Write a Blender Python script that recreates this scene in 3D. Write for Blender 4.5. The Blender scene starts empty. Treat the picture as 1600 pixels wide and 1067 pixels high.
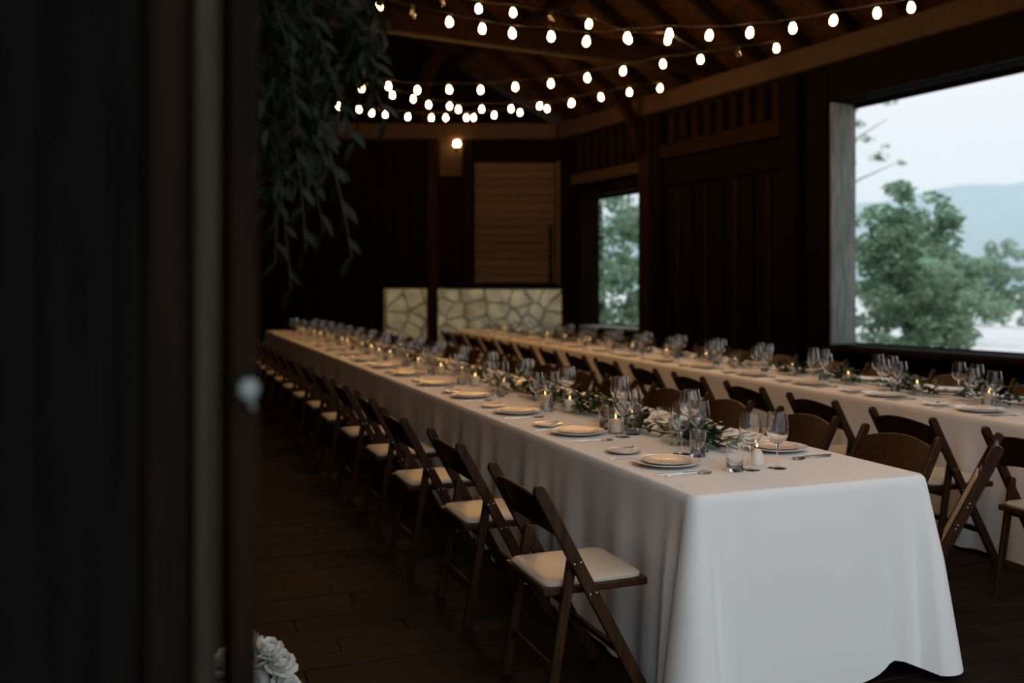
import bpy, math, random
from mathutils import Vector, Matrix
R = random.Random(7)
scene = bpy.context.scene
COL = scene.collection

# ------------------------------------------------------------------ camera
EYE = 1.48
cam_d = bpy.data.cameras.new('camera')
cam_d.lens = 32.63; cam_d.sensor_width = 36.0
cam_d.shift_y = -0.0509
cam_d.clip_start = 0.05; cam_d.clip_end = 3000
cam_d.dof.use_dof = True
cam_d.dof.focus_distance = 3.75
cam_d.dof.aperture_fstop = 1.5
cam = bpy.data.objects.new('camera', cam_d); COL.objects.link(cam)
cam.location = (0, 0, EYE); cam.rotation_euler = (math.pi / 2, 0, 0)
scene.camera = cam

# ------------------------------------------------------------------ exposure
scene.view_settings.view_transform = 'Standard'
scene.view_settings.look = 'None'
scene.view_settings.exposure = 0.0
scene.view_settings.gamma = 1.0
scene.view_settings.use_curve_mapping = False
scene.cycles.transparent_max_bounces = 32
scene.cycles.sample_clamp_indirect = 6.0
scene.cycles.volume_bounces = 3

# ------------------------------------------------------------------ overcast sky (brighter towards the zenith, as a cloudy sky is)
ZENITH = 2.35
SKY = (0.82, 0.92, 1.0)
BULB_GAIN = 185.0
w = bpy.data.worlds.new('overcast_sky'); scene.world = w; w.use_nodes = True
nt = w.node_tree; nt.nodes.clear()
tc = nt.nodes.new('ShaderNodeTexCoord'); sp = nt.nodes.new('ShaderNodeSeparateXYZ')
nt.links.new(tc.outputs['Generated'], sp.inputs[0])
mx = nt.nodes.new('ShaderNodeMath'); mx.operation = 'MAXIMUM'; mx.inputs[1].default_value = 0
nt.links.new(sp.outputs['Z'], mx.inputs[0])
ma = nt.nodes.new('ShaderNodeMath'); ma.operation = 'MULTIPLY_ADD'
ma.inputs[1].default_value = ZENITH * 0.83; ma.inputs[2].default_value = ZENITH * 0.20
nt.links.new(mx.outputs[0], ma.inputs[0])
cn = nt.nodes.new('ShaderNodeTexNoise'); cn.inputs['Scale'].default_value = 3.0; cn.inputs['Detail'].default_value = 4
nt.links.new(tc.outputs['Generated'], cn.inputs['Vector'])
cm = nt.nodes.new('ShaderNodeMath'); cm.operation = 'MULTIPLY_ADD'; cm.inputs[1].default_value = 0.22; cm.inputs[2].default_value = 0.89
nt.links.new(cn.outputs['Fac'], cm.inputs[0])
mm = nt.nodes.new('ShaderNodeMath'); mm.operation = 'MULTIPLY'
nt.links.new(ma.outputs[0], mm.inputs[0]); nt.links.new(cm.outputs[0], mm.inputs[1])
bg = nt.nodes.new('ShaderNodeBackground'); 
sr = nt.nodes.new('ShaderNodeValToRGB'); sr.color_ramp.elements[0].position = 0.1; sr.color_ramp.elements[0].color = (0.985, 0.975, 0.99, 1)
sr.color_ramp.elements[1].position = 0.6; sr.color_ramp.elements[1].color = (*SKY, 1)
nt.links.new(mx.outputs[0], sr.inputs[0]); nt.links.new(sr.outputs['Color'], bg.inputs['Color'])
nt.links.new(mm.outputs[0], bg.inputs['Strength'])
wo = nt.nodes.new('ShaderNodeOutputWorld'); nt.links.new(bg.outputs[0], wo.inputs['Surface'])

# ------------------------------------------------------------------ materials
def mat(name):
    m = bpy.data.materials.new(name); m.use_nodes = True
    n = m.node_tree.nodes
    return m, n, m.node_tree.links, n['Principled BSDF']

def wood(name, c1, c2, rough=0.6, stretch=(14, 1.2, 14), vary=0.35, bump=0.25, spec=0.3):
    m, n, l, b = mat(name)
    t = n.new('ShaderNodeTexCoord'); mp = n.new('ShaderNodeMapping'); mp.inputs['Scale'].default_value = stretch
    oi = n.new('ShaderNodeObjectInfo')
    off = n.new('ShaderNodeVectorMath'); off.operation = 'ADD'
    sc = n.new('ShaderNodeVectorMath'); sc.operation = 'SCALE'; sc.inputs['Scale'].default_value = 37.0
    l.new(oi.outputs['Location'], sc.inputs[0])
    l.new(t.outputs['Object'], off.inputs[0]); l.new(sc.outputs[0], off.inputs[1])
    l.new(off.outputs[0], mp.inputs['Vector'])
    no = n.new('ShaderNodeTexNoise'); no.inputs['Scale'].default_value = 2.2; no.inputs['Detail'].default_value = 6; no.inputs['Roughness'].default_value = 0.65
    l.new(mp.outputs[0], no.inputs['Vector'])
    cr = n.new('ShaderNodeValToRGB')
    cr.color_ramp.elements[0].position = 0.3; cr.color_ramp.elements[0].color = (*c1, 1)
    cr.color_ramp.elements[1].position = 0.72; cr.color_ramp.elements[1].color = (*c2, 1)
    l.new(no.outputs['Fac'], cr.inputs[0])
    rv = n.new('ShaderNodeMath'); rv.operation = 'MULTIPLY_ADD'; rv.inputs[1].default_value = vary; rv.inputs[2].default_value = 1 - vary / 2
    l.new(oi.outputs['Random'], rv.inputs[0])
    mu = n.new('ShaderNodeVectorMath'); mu.operation = 'SCALE'
    l.new(cr.outputs['Color'], mu.inputs[0]); l.new(rv.outputs[0], mu.inputs['Scale'])
    l.new(mu.outputs[0], b.inputs['Base Color'])
    b.inputs['Roughness'].default_value = rough; b.inputs['Specular IOR Level'].default_value = spec
    bp = n.new('ShaderNodeBump'); bp.inputs['Strength'].default_value = bump; bp.inputs['Distance'].default_value = 0.004
    l.new(no.outputs['Fac'], bp.inputs['Height']); l.new(bp.outputs[0], b.inputs['Normal'])
    return m

def plain(name, c, rough=0.5, metal=0.0, spec=0.4, noise=0.0, nscale=20, bump=0.0):
    m, n, l, b = mat(name)
    b.inputs['Base Color'].default_value = (*c, 1); b.inputs['Roughness'].default_value = rough
    b.inputs['Metallic'].default_value = metal; b.inputs['Specular IOR Level'].default_value = spec
    if noise or bump:
        t = n.new('ShaderNodeTexCoord'); no = n.new('ShaderNodeTexNoise'); no.inputs['Scale'].default_value = nscale; no.inputs['Detail'].default_value = 5
        l.new(t.outputs['Object'], no.inputs['Vector'])
        if noise:
            cr = n.new('ShaderNodeValToRGB')
            cr.color_ramp.elements[0].position = 0.3; cr.color_ramp.elements[0].color = (*[x * (1 - noise) for x in c], 1)
            cr.color_ramp.elements[1].position = 0.7; cr.color_ramp.elements[1].color = (*[min(1, x * (1 + noise)) for x in c], 1)
            l.new(no.outputs['Fac'], cr.inputs[0]); l.new(cr.outputs['Color'], b.inputs['Base Color'])
        if bump:
            bp = n.new('ShaderNodeBump'); bp.inputs['Strength'].default_value = bump; bp.inputs['Distance'].default_value = 0.01
            l.new(no.outputs['Fac'], bp.inputs['Height']); l.new(bp.outputs[0], b.inputs['Normal'])
    return m

def emit(name, c, s):
    m = bpy.data.materials.new(name); m.use_nodes = True; n = m.node_tree.nodes; n.clear()
    e = n.new('ShaderNodeEmission'); e.inputs['Color'].default_value = (*c, 1); e.inputs['Strength'].default_value = s
    o = n.new('ShaderNodeOutputMaterial'); m.node_tree.links.new(e.outputs[0], o.inputs['Surface'])
    return m

def thin_glass(name, ior=1.5, tint=(0.97, 0.98, 0.97)):
    m = bpy.data.materials.new(name); m.use_nodes = True; n = m.node_tree.nodes; l = m.node_tree.links; n.clear()
    tr = n.new('ShaderNodeBsdfTransparent'); tr.inputs['Color'].default_value = (*tint, 1)
    gl = n.new('ShaderNodeBsdfGlossy'); gl.inputs['Roughness'].default_value = 0.03; gl.inputs['Color'].default_value = (1, 1, 1, 1)
    fr = n.new('ShaderNodeLayerWeight'); fr.inputs['Blend'].default_value = 0.5
    pw = n.new('ShaderNodeMath'); pw.operation = 'POWER'; pw.inputs[1].default_value = 3.2; l.new(fr.outputs['Facing'], pw.inputs[0])
    k = n.new('ShaderNodeMath'); k.operation = 'MULTIPLY_ADD'; k.inputs[1].default_value = 0.8; k.inputs[2].default_value = 0.09; k.use_clamp = True
    l.new(pw.outputs[0], k.inputs[0])
    mi = n.new('ShaderNodeMixShader'); l.new(k.outputs[0], mi.inputs[0]); l.new(tr.outputs[0], mi.inputs[1]); l.new(gl.outputs[0], mi.inputs[2])
    o = n.new('ShaderNodeOutputMaterial'); l.new(mi.outputs[0], o.inputs['Surface'])
    return m

def leafmat(name, c1, c2, rough=0.45, trans=0.25):
    m, n, l, b = mat(name)
    g = n.new('ShaderNodeNewGeometry')
    oi = n.new('ShaderNodeObjectInfo')
    ad = n.new('ShaderNodeMath'); ad.operation = 'ADD'; l.new(g.outputs['Random Per Island'], ad.inputs[0]); l.new(oi.outputs['Random'], ad.inputs[1])
    fr = n.new('ShaderNodeMath'); fr.operation = 'FRACT'; l.new(ad.outputs[0], fr.inputs[0])
    cr = n.new('ShaderNodeValToRGB')
    cr.color_ramp.elements[0].color = (*c1, 1); cr.color_ramp.elements[1].color = (*c2, 1)
    l.new(fr.outputs[0], cr.inputs[0]); l.new(cr.outputs['Color'], b.inputs['Base Color'])
    b.inputs['Roughness'].default_value = rough; b.inputs['Specular IOR Level'].default_value = 0.3
    if trans:
        tl = n.new('ShaderNodeBsdfTranslucent'); l.new(cr.outputs['Color'], tl.inputs['Color'])
        mi = n.new('ShaderNodeMixShader'); mi.inputs[0].default_value = trans
        l.new(b.outputs[0], mi.inputs[1]); l.new(tl.outputs[0], mi.inputs[2]); l.new(mi.outputs[0], n['Material Output'].inputs['Surface'])
    return m

M = {}
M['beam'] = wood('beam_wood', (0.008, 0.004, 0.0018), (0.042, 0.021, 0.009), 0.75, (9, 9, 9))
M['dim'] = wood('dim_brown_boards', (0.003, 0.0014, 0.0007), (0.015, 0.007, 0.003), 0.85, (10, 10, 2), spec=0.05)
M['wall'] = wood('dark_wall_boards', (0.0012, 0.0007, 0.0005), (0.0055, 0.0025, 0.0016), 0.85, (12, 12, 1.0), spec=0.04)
M['siding'] = wood('brown_siding', (0.020, 0.013, 0.008), (0.075, 0.050, 0.033), 0.8, (1.0, 14, 12))
M['floor'] = wood('floor_planks', (0.0035, 0.0018, 0.0014), (0.0145, 0.0077, 0.0056), 0.68, (1.0, 16, 8), 0.6, 0.35, 0.16)
M['grey'] = wood('weathered_grey_timber', (0.085, 0.10, 0.097), (0.235, 0.27, 0.26), 0.85, (10, 10, 1.2), 0.2)
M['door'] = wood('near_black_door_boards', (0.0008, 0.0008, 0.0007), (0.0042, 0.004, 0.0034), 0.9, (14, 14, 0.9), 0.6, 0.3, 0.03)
M['door_edge'] = wood('brown_door_edge_highlight', (0.004, 0.0038, 0.0032), (0.046, 0.038, 0.028), 0.9, (10, 10, 0.7), 0.2, 0.3, 0.03)  # lit highlight of the door edge put into a lighter brown
M['jamb'] = wood('dark_brown_jamb', (0.0035, 0.0026, 0.002), (0.014, 0.0085, 0.0055), 0.9, (12, 12, 0.8), 0.2, 0.3, 0.03)
M['roof'] = wood('roof_boards', (0.008, 0.004, 0.0018), (0.042, 0.021, 0.0085), 0.9, (3, 3, 3), spec=0.05)
M['chair'] = wood('walnut_chair_wood', (0.012, 0.0046, 0.0017), (0.052, 0.0205, 0.0075), 0.45, (22, 22, 2.0), 0.3, 0.1, 0.16)
M['pad'] = plain('ivory_seat_vinyl', (0.46, 0.42, 0.355), 0.45, bump=0.05, nscale=60)
M['cloth'] = plain('white_linen', (0.74, 0.73, 0.715), 0.95, spec=0.05, noise=0.025, nscale=1.5)
M['steel'] = plain('polished_steel', (0.62, 0.60, 0.56), 0.22, 1.0)
M['bolt'] = plain('bright_bolt', (0.75, 0.75, 0.75), 0.3, 1.0)
M['china'] = plain('white_china', (0.78, 0.78, 0.77), 0.18, spec=0.5)
M['cream'] = plain('cream_china', (0.66, 0.58, 0.48), 0.22, spec=0.5)
M['gold'] = plain('gold_rim', (0.65, 0.45, 0.2), 0.28, 1.0)
M['glass'] = thin_glass('clear_glass')
gm, gn, gl_, gb = mat('solid_glass')
gb.inputs['Base Color'].default_value = (1, 1, 1, 1); gb.inputs['Roughness'].default_value = 0.0; gb.inputs['IOR'].default_value = 1.48; gb.inputs['Transmission Weight'].default_value = 1.0
M['solidglass'] = gm
M['black'] = plain('black_cable', (0.012, 0.012, 0.012), 0.5)
M['flame'] = emit('candle_flame', (1.0, 0.52, 0.2), 8.0)
M['bulb'] = emit('glowing_bulb', (1.0, 0.50, 0.16), BULB_GAIN)
M['wallbulb'] = emit('glowing_wall_bulb', (1.0, 0.56, 0.21), 45.0)
M['deadbulb'] = thin_glass('unlit_bulb_glass', 1.6, (0.9, 0.88, 0.84))
M['stone'] = plain('daylight_tinted_stone', (0.50, 0.68, 0.76), 0.9, noise=0.38, nscale=4, bump=0.6)  # base colour paler and bluer to carry the window daylight
M['mortar'] = plain('grey_mortar', (0.26, 0.28, 0.27), 0.95, noise=0.3, nscale=15, bump=0.4)
M['leaf'] = leafmat('dark_green_leaf', (0.008, 0.022, 0.010), (0.030, 0.062, 0.028), 0.4, 0.15)
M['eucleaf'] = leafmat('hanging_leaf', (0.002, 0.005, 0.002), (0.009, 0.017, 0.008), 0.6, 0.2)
M['stem'] = plain('brown_stem', (0.03, 0.022, 0.012), 0.7)
M['petal'] = plain('white_petal', (0.72, 0.74, 0.71), 0.7, spec=0.2)
M['basket'] = plain('woven_basket', (0.09, 0.06, 0.035), 0.8, noise=0.4, nscale=60, bump=0.6)
M['treeleaf'] = leafmat('tree_leaf', (0.10, 0.20, 0.12), (0.36, 0.48, 0.32), 0.6, 0.5)
M['treeleaf2'] = leafmat('pale_tree_leaf', (0.22, 0.33, 0.23), (0.42, 0.52, 0.40), 0.6, 0.5)
M['bark'] = plain('bark', (0.05, 0.042, 0.034), 0.9, noise=0.4, nscale=14, bump=0.5)
M['gravel'] = plain('pale_gravel', (0.54, 0.525, 0.51), 0.95, spec=0.05, noise=0.18, nscale=0.9, bump=0.2)
M['hill'] = plain('forested_hill', (0.045, 0.075, 0.06), 0.95, spec=0.0, noise=0.35, nscale=0.05)
M['white_stone'] = plain('white_painted_rock', (0.75, 0.75, 0.73), 0.8, noise=0.1, nscale=8, bump=0.3)
wm, wn, wl, wb = mat('candle_wax')
wb.inputs['Base Color'].default_value = (0.86, 0.80, 0.72, 1); wb.inputs['Roughness'].default_value = 0.45
wb.inputs['Subsurface Weight'].default_value = 0.7; wb.inputs['Subsurface Radius'].default_value = (1.0, 0.6, 0.35); wb.inputs['Subsurface Scale'].default_value = 0.02
M['wax'] = wm

# ------------------------------------------------------------------ helpers
def link(name, me, m=None, parent=None, loc=None, rot=None):
    o = bpy.data.objects.new(name, me); COL.objects.link(o)
    if me is not None and m is not None and len(me.materials) == 0: me.materials.append(m)
    if parent is not None: o.parent = parent
    if loc is not None: o.location = loc
    if rot is not None: o.rotation_euler = rot
    return o

def tag(o, label=None, cat=None, group=None, kind=None):
    if label: o['label'] = label
    if cat: o['category'] = cat
    if group: o['group'] = group
    if kind: o['kind'] = kind
    return o

def empty(name, loc=(0, 0, 0), rz=0.0, label=None, cat=None, group=None, kind=None):
    o = bpy.data.objects.new(name, None); COL.objects.link(o); o.empty_display_size = 0.1
    o.location = loc; o.rotation_euler = (0, 0, rz)
    return tag(o, label, cat, group, kind)

def dup(root, loc, rz, label=None, group=None, keep=None):
    r = root.copy(); COL.objects.link(r); r.location = loc; r.rotation_euler = (0, 0, rz)
    if label: r['label'] = label
    if group: r['group'] = group
    for ch in list(root.children):
        if keep and not keep(ch.name): continue
        c = ch.copy(); COL.objects.link(c); c.parent = r
        for g in ch.children:
            d = g.copy(); COL.objects.link(d); d.parent = c
    return r

class MB:
    def __init__(s): s.v = []; s.f = []
    def add(s, vs, fs):
        k = len(s.v); s.v += [tuple(p) for p in vs]; s.f += [tuple(i + k for i in f) for f in fs]
    def box(s, x0, x1, y0, y1, z0, z1, T=None, ch=0.0):
        if ch:
            vs = []
            for z, g in ((z0, ch), (z0 + ch, 0), (z1 - ch, 0), (z1, ch)):
                a = ch if g == 0 else ch * 2
                a = g
                xs0, xs1, ys0, ys1 = x0 + a, x1 - a, y0 + a, y1 - a
                vs += [(xs0 + (ch if not g else 0), ys0, z), (xs1 - (ch if not g else 0), ys0, z), (xs1, ys0 + (ch if not g else 0), z), (xs1, ys1 - (ch if not g else 0), z),
                       (xs1 - (ch if not g else 0), ys1, z), (xs0 + (ch if not g else 0), ys1, z), (xs0, ys1 - (ch if not g else 0), z), (xs0, ys0 + (ch if not g else 0), z)]
            fs = [tuple(range(7, -1, -1)), tuple(range(24, 32))]
            for r in range(3):
                for i in range(8):
                    j = (i + 1) % 8; fs.append((r * 8 + i, r * 8 + j, r * 8 + 8 + j, r * 8 + 8 + i))
        else:
            vs = [(x0, y0, z0), (x1, y0, z0), (x1, y1, z0), (x0, y1, z0), (x0, y0, z1), (x1, y0, z1), (x1, y1, z1), (x0, y1, z1)]
            fs = [(3, 2, 1, 0), (4, 5, 6, 7), (0, 1, 5, 4), (1, 2, 6, 5), (2, 3, 7, 6), (3, 0, 4, 7)]
        if T: vs = [T(p) for p in vs]
        s.add(vs, fs)
    def lathe(s, prof, n=20, o=(0, 0, 0), caps=(False, False)):
        vs = []; fs = []
        for r, z in prof:
            for i in range(n):
                a = 2 * math.pi * i / n; vs.append((o[0] + r * math.cos(a), o[1] + r * math.sin(a), o[2] + z))
        for k in range(len(prof) - 1):
            for i in range(n):
                j = (i + 1) % n; fs.append((k * n + i, k * n + j, k * n + n + j, k * n + n + i))
        if caps[0]: fs.append(tuple(range(n - 1, -1, -1)))
        if caps[1]: fs.append(tuple(range((len(prof) - 1) * n, len(prof) * n)))
        s.add(vs, fs)
    def tube(s, pts, rad, n=6):
        pts = [Vector(p) for p in pts]; rad = rad if isinstance(rad, (list, tuple)) else [rad] * len(pts)
        vs = []; fs = []
        t0 = (pts[1] - pts[0]).normalized(); up = Vector((0, 0, 1)) if abs(t0.z) < 0.9 else Vector((1, 0, 0))
        a = t0.cross(up).normalized()
        for k, p in enumerate(pts):
            t = (pts[min(k + 1, len(pts) - 1)] - pts[max(k - 1, 0)]).normalized()
            a = (a - t * a.dot(t)).normalized(); b = t.cross(a)
            for i in range(n):
                q = 2 * math.pi * i / n; vs.append(p + a * (rad[k] * math.cos(q)) + b * (rad[k] * math.sin(q)))
        for k in range(len(pts) - 1):
            for i in range(n):
                j = (i + 1) % n; fs.append((k * n + i, k * n + j, k * n + n + j, k * n + n + i))
        fs.append(tuple(range(n - 1, -1, -1))); fs.append(tuple(range((len(pts) - 1) * n, len(pts) * n)))
        s.add(vs, fs)
    def bar(s, p0, p1, side, w_, d, taper=1.0, roundtip=True):
        """chamfered rectangular bar from p0 to p1; width w_ along `side`, depth d across it"""
        p0, p1 = Vector(p0), Vector(p1); ax = (p1 - p0); L = ax.length; ax.normalize()
        a = Vector(side).normalized(); a = (a - ax * a.dot(ax)).normalized(); b = ax.cross(a)
        def ring(t, k, kk):
            c = p0 + ax * t; hw, hd = w_ / 2 * k, d / 2 * k * kk; ch = min(hw, hd) * 0.3
            return [c + a * x + b * y for x, y in ((-hw + ch, -hd), (hw - ch, -hd), (hw, -hd + ch), (hw, hd - ch), (hw - ch, hd), (-hw + ch, hd), (-hw, hd - ch), (-hw, -hd + ch))]
        rs = [(0, 1, 1), (L - d * 0.45, taper, 1)]
        if roundtip: rs += [(L - d * 0.2, taper, 0.85), (L - d * 0.06, taper, 0.6), (L, taper, 0.25)]
        else: rs = [(0, 1, 1), (L, taper, 1)]
        vs = []; fs = []
        for t, k, kk in rs: vs += ring(t, k, kk)
        for r in range(len(rs) - 1):
            for i in range(8):
                j = (i + 1) % 8; fs.append((r * 8 + i, r * 8 + j, r * 8 + 8 + j, r * 8 + 8 + i))
        fs.append(tuple(range(7, -1, -1))); fs.append(tuple(range((len(rs) - 1) * 8, len(rs) * 8)))
        s.add(vs, fs)
    def mesh(s, name, m=None, smooth=False):
        me = bpy.data.meshes.new(name); me.from_pydata(s.v, [], s.f); me.update()
        if m: me.materials.append(m)
        if smooth:
            for p in me.polygons: p.use_smooth = True
            if len(s.f) < 3000: me.set_sharp_from_angle(angle=math.radians(38))
        return me
    def obj(s, name, m, parent=None, smooth=False, loc=None, rot=None):
        return link(name, s.mesh(name, m, smooth), None, parent, loc, rot)

class Frame:
    """plan frame: s runs along u, c runs along v"""
    def __init__(f, o, u, v): f.o, f.u, f.v = o, u, v; f.rz = math.atan2(v[1], v[0])
    def p(f, s, c, z=0.0): return Vector((f.o[0] + f.u[0] * s + f.v[0] * c, f.o[1] + f.u[1] * s + f.v[1] * c, z))

_bc = {}
def board(name, F, s0, s1, c0, c1, z0, z1, m, parent, ch=0.006, turn=0.0):
    """one board / post / beam: local x along v (c), local y along u (s)"""
    dx, dy, dz = c1 - c0, s1 - s0, z1 - z0
    k = (round(dx, 3), round(dy, 3), round(dz, 3), m.name)
    if k not in _bc:
        b = MB(); b.box(-dx / 2, dx / 2, -dy / 2, dy / 2, -dz / 2, dz / 2, None, min(ch, min(dx, dy, dz) * 0.3)); _bc[k] = b.mesh(name, m)
    o = bpy.data.objects.new(name, _bc[k]); COL.objects.link(o); o.parent = parent
    o.location = F.p((s0 + s1) / 2, (c0 + c1) / 2, (z0 + z1) / 2); o.rotation_euler = (0, 0, F.rz + turn)
    return o

ORD = ['first', 'second', 'third', 'fourth', 'fifth', 'sixth', 'seventh', 'eighth', 'ninth', 'tenth', 'eleventh', 'twelfth', 'thirteenth', 'fourteenth', 'fifteenth', 'sixteenth', 'seventeenth', 'eighteenth', 'nineteenth', 'twentieth', 'twenty-first', 'twenty-second', 'twenty-third', 'twenty-fourth', 'twenty-fifth', 'twenty-sixth', 'twenty-seventh', 'twenty-eighth', 'twenty-ninth', 'thirtieth', 'thirty-first', 'thirty-second']

# ------------------------------------------------------------------ plan frames
FR = Frame((1.03, 17.5), (0.464, -0.886), (0.886, 0.464))            # right wall: s from the far corner, c outwards
FB = Frame((1.03, 17.5), (-1.0, 0.0), (0.0, 1.0))                    # back wall: s to the left, c outwards
FF = Frame((-0.30, 1.10), (-0.9346, -0.3558), (0.3558, -0.9346))     # front wall: s to the left of the doorway, c towards the camera
F1 = Frame((0.635, 3.232), (-0.3558, 0.9346), (0.9346, 0.3558))      # near table
F2 = Frame((2.69, 5.02), (-0.308, 0.951), (0.951, 0.308))            # far table

# ------------------------------------------------------------------ floor
fl = MB()
plan = [FF.p(-9.6, 0.15), FR.p(15.2, 0.42), FR.p(-0.3, 0.42), Vector((-11.6, 17.9, 0)), FF.p(2.6, 0.15)]
fl.add([(p.x, p.y, -0.03) for p in plan] + [(p.x, p.y, -0.10) for p in plan], [(4, 3, 2, 1, 0)[::-1], (5, 6, 7, 8, 9)[::-1]] + [(i, (i + 1) % 5, 5 + (i + 1) % 5, 5 + i) for i in range(5)])
floor = fl.obj('floor', M['floor']); tag(floor, kind='structure')
PW = 0.145
FP = Frame((0.635, 3.232), (-0.3558, 0.9346), (0.9346, 0.3558))
for i in range(62):
    s0 = -1.75 + i * PW
    cuts = [-3.2 + R.uniform(-0.3, 0.1)]
    while cuts[-1] < 3.4: cuts.append(cuts[-1] + R.choice((1.6, 2.0, 2.4)))
    for a, b in zip(cuts[:-1], cuts[1:]):
        board('plank', FP, s0, s0 + PW - 0.006, a, b - 0.0015, -0.03, R.choice((-0.001, 0.0, 0.001)), M['floor'], floor, 0.003)
far_f = MB()
for i in range(62, 118):
    s0 = -1.75 + i * PW
    far_f.box(-3.2, 4.5, s0, s0 + PW - 0.006, -0.03, 0.0, lambda p: FP.p(p[1], p[0], p[2]), 0)
tag(far_f.obj('far_planks', M['floor'], floor), kind='stuff')

# ------------------------------------------------------------------ right wall with its two openings
wr = MB()
T = lambda p: FR.p(p[1], p[0], p[2])
wr.box(0.14, 0.42, -0.3, 0.45, 0, 4.3, T)           # beyond the small opening
wr.box(0.14, 0.42, 2.45, 6.47, 0, 4.3, T)           # solid bay
wr.box(0.14, 0.42, 0.45, 2.45, 0, 0.78, T); wr.box(0.14, 0.42, 0.45, 2.45, 3.2, 4.3, T)
wr.box(0.14, 0.42, 6.47, 12.6, 0, 0.74, T); wr.box(0.14, 0.42, 6.47, 12.6, 3.85, 4.3, T)
wr.box(0.14, 0.42, 12.6, 15.3, 0, 4.3, T)
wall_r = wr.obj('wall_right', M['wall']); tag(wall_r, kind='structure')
def rb(name, s0, s1, c0, c1, z0, z1, m='wall', ch=0.008): return board(name, FR, s0, s1, c0, c1, z0, z1, M[m], wall_r, ch)
# posts
rb('post', -0.05, 0.22, -0.12, 0.138, 0, 4.3, 'wall')
rb('post', 0.24, 0.45, -0.02, 0.42, 0.78, 3.2, 'wall')
rb('post', 2.45, 2.72, -0.10, 0.42, 0, 4.3, 'dim')
rb('post', 2.74, 2.97, -0.03, 0.138, 0, 4.3, 'wall')
rb('post', 5.66, 5.95, -0.06, 0.138, 0, 4.3, 'wall')
rb('post', 6.10, 6.462, -0.04, 0.138, 0, 4.3, 'wall')
rb('post', 12.62, 12.95, -0.08, 0.138, 0, 4.3, 'wall')
rb('grey_jamb', 6.463, 6.50, 0.0, 0.43, 0.78, 3.85, 'grey')
rb('grey_jamb', 0.451, 0.475, 0.0, 0.43, 0.80, 3.2, 'wall')
# plate beam, rails
rb('top_beam', -0.4, 15.3, -0.16, 0.16, 4.302, 4.60, 'beam', 0.015)
rb('rail', 0.0, 2.44, -0.05, 0.138, 3.42, 3.60, 'beam'); rb('rail', 2.98, 5.65, -0.06, 0.138, 3.55, 3.78, 'dim')
rb('header', 6.47, 12.6, -0.03, 0.138, 3.86, 4.3, 'wall')
rb('header', 2.98, 5.65, 0.02, 0.138, 3.12, 3.54, 'wall')
rb('sill', 0.46, 2.44, -0.02, 0.44, 0.78, 0.82, 'grey'); rb('sill', 6.51, 12.6, -0.05, 0.44, 0.74, 0.78, 'wall')
rb('ledge_rail', 6.51, 12.6, -0.09, -0.052, 0.70, 0.765, 'dim')
# upper slats
for i in range(9):
    s = 3.05 + i * 0.29
    rb('slat', s, s + 0.13, 0.06, 0.13, 3.785, 4.30, 'dim')
for i in range(8):
    s = 0.26 + i * 0.27
    rb('slat', s, s + 0.13, 0.06, 0.13, 3.605, 4.30, 'dim')
# tall boards and battens of the solid bay
for i in range(8):
    s = 2.985 + i * 0.334
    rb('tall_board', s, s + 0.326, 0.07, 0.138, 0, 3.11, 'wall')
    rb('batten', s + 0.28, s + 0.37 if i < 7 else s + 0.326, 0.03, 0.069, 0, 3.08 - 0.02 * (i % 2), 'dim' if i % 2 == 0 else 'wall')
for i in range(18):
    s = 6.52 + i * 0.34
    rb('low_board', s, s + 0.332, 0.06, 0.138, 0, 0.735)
for k, (s0, s1) in enumerate(((0.46, 2.44), (6.51, 12.59))):
    wmb = MB(); z1 = 3.2 if k == 0 else 3.85
    Tf = lambda p: FR.p(p[1], p[0], p[2])
    wmb.box(0.38, 0.43, s0, s1, z1 - 0.05, z1 - 0.001, Tf)
    wmb.box(0.40, 0.44, s0, s1, 0.821 if k == 0 else 0.781, 0.845 if k == 0 else 0.80, Tf)
    wo_ = wmb.obj('window_%d' % (k + 1), M['wall']); tag(wo_, kind='structure')

# ------------------------------------------------------------------ back wall
bw = MB(); Tb = lambda p: FB.p(p[1], p[0], p[2])
bw.box(0.12, 0.36, -0.25, 12.5, 0, 4.3, Tb)
bw.add([(1.28, 17.62, 4.3), (-11.5, 17.62, 4.3), (-5.2, 17.62, 8.25), (1.28, 17.86, 4.3), (-11.5, 17.86, 4.3), (-5.2, 17.86, 8.25)], [(0, 2, 1), (3, 4, 5), (0, 3, 5, 2), (1, 2, 5, 4), (0, 1, 4, 3)])
wall_b = bw.obj('wall_back', M['wall']); tag(wall_b, kind='structure')
def bb(name, s0, s1, c0, c1, z0, z1, m='wall', ch=0.008): return board(name, FB, s0, s1, c0, c1, z0, z1, M[m], wall_b, ch)
bb('top_beam', 0.2, 12.3, -0.10, 0.118, 4.30, 4.60, 'beam', 0.015)
# brown horizontal siding panel
nb = 15
for i in range(nb):
    z0 = 1.60 + i * 0.152
    bb('siding_board', 0.22, 1.74, 0.05 - 0.004 * (i % 3), 0.118, z0, z0 + 0.146, 'siding')
bb('panel_trim', 0.10, 0.20, -0.02, 0.118, 1.56, 3.9, 'siding'); bb('panel_trim', 0.1, 1.76, 0.0, 0.118, 3.905, 4.02, 'wall')
bb('ledge', 0.02, 2.3, -0.10, 0.118, 1.50, 1.555, 'wall')
bb('cable_trunking', 0.28, 0.33, 0.0, 0.04, 1.62, 2.7, 'wall', 0.004)
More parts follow.
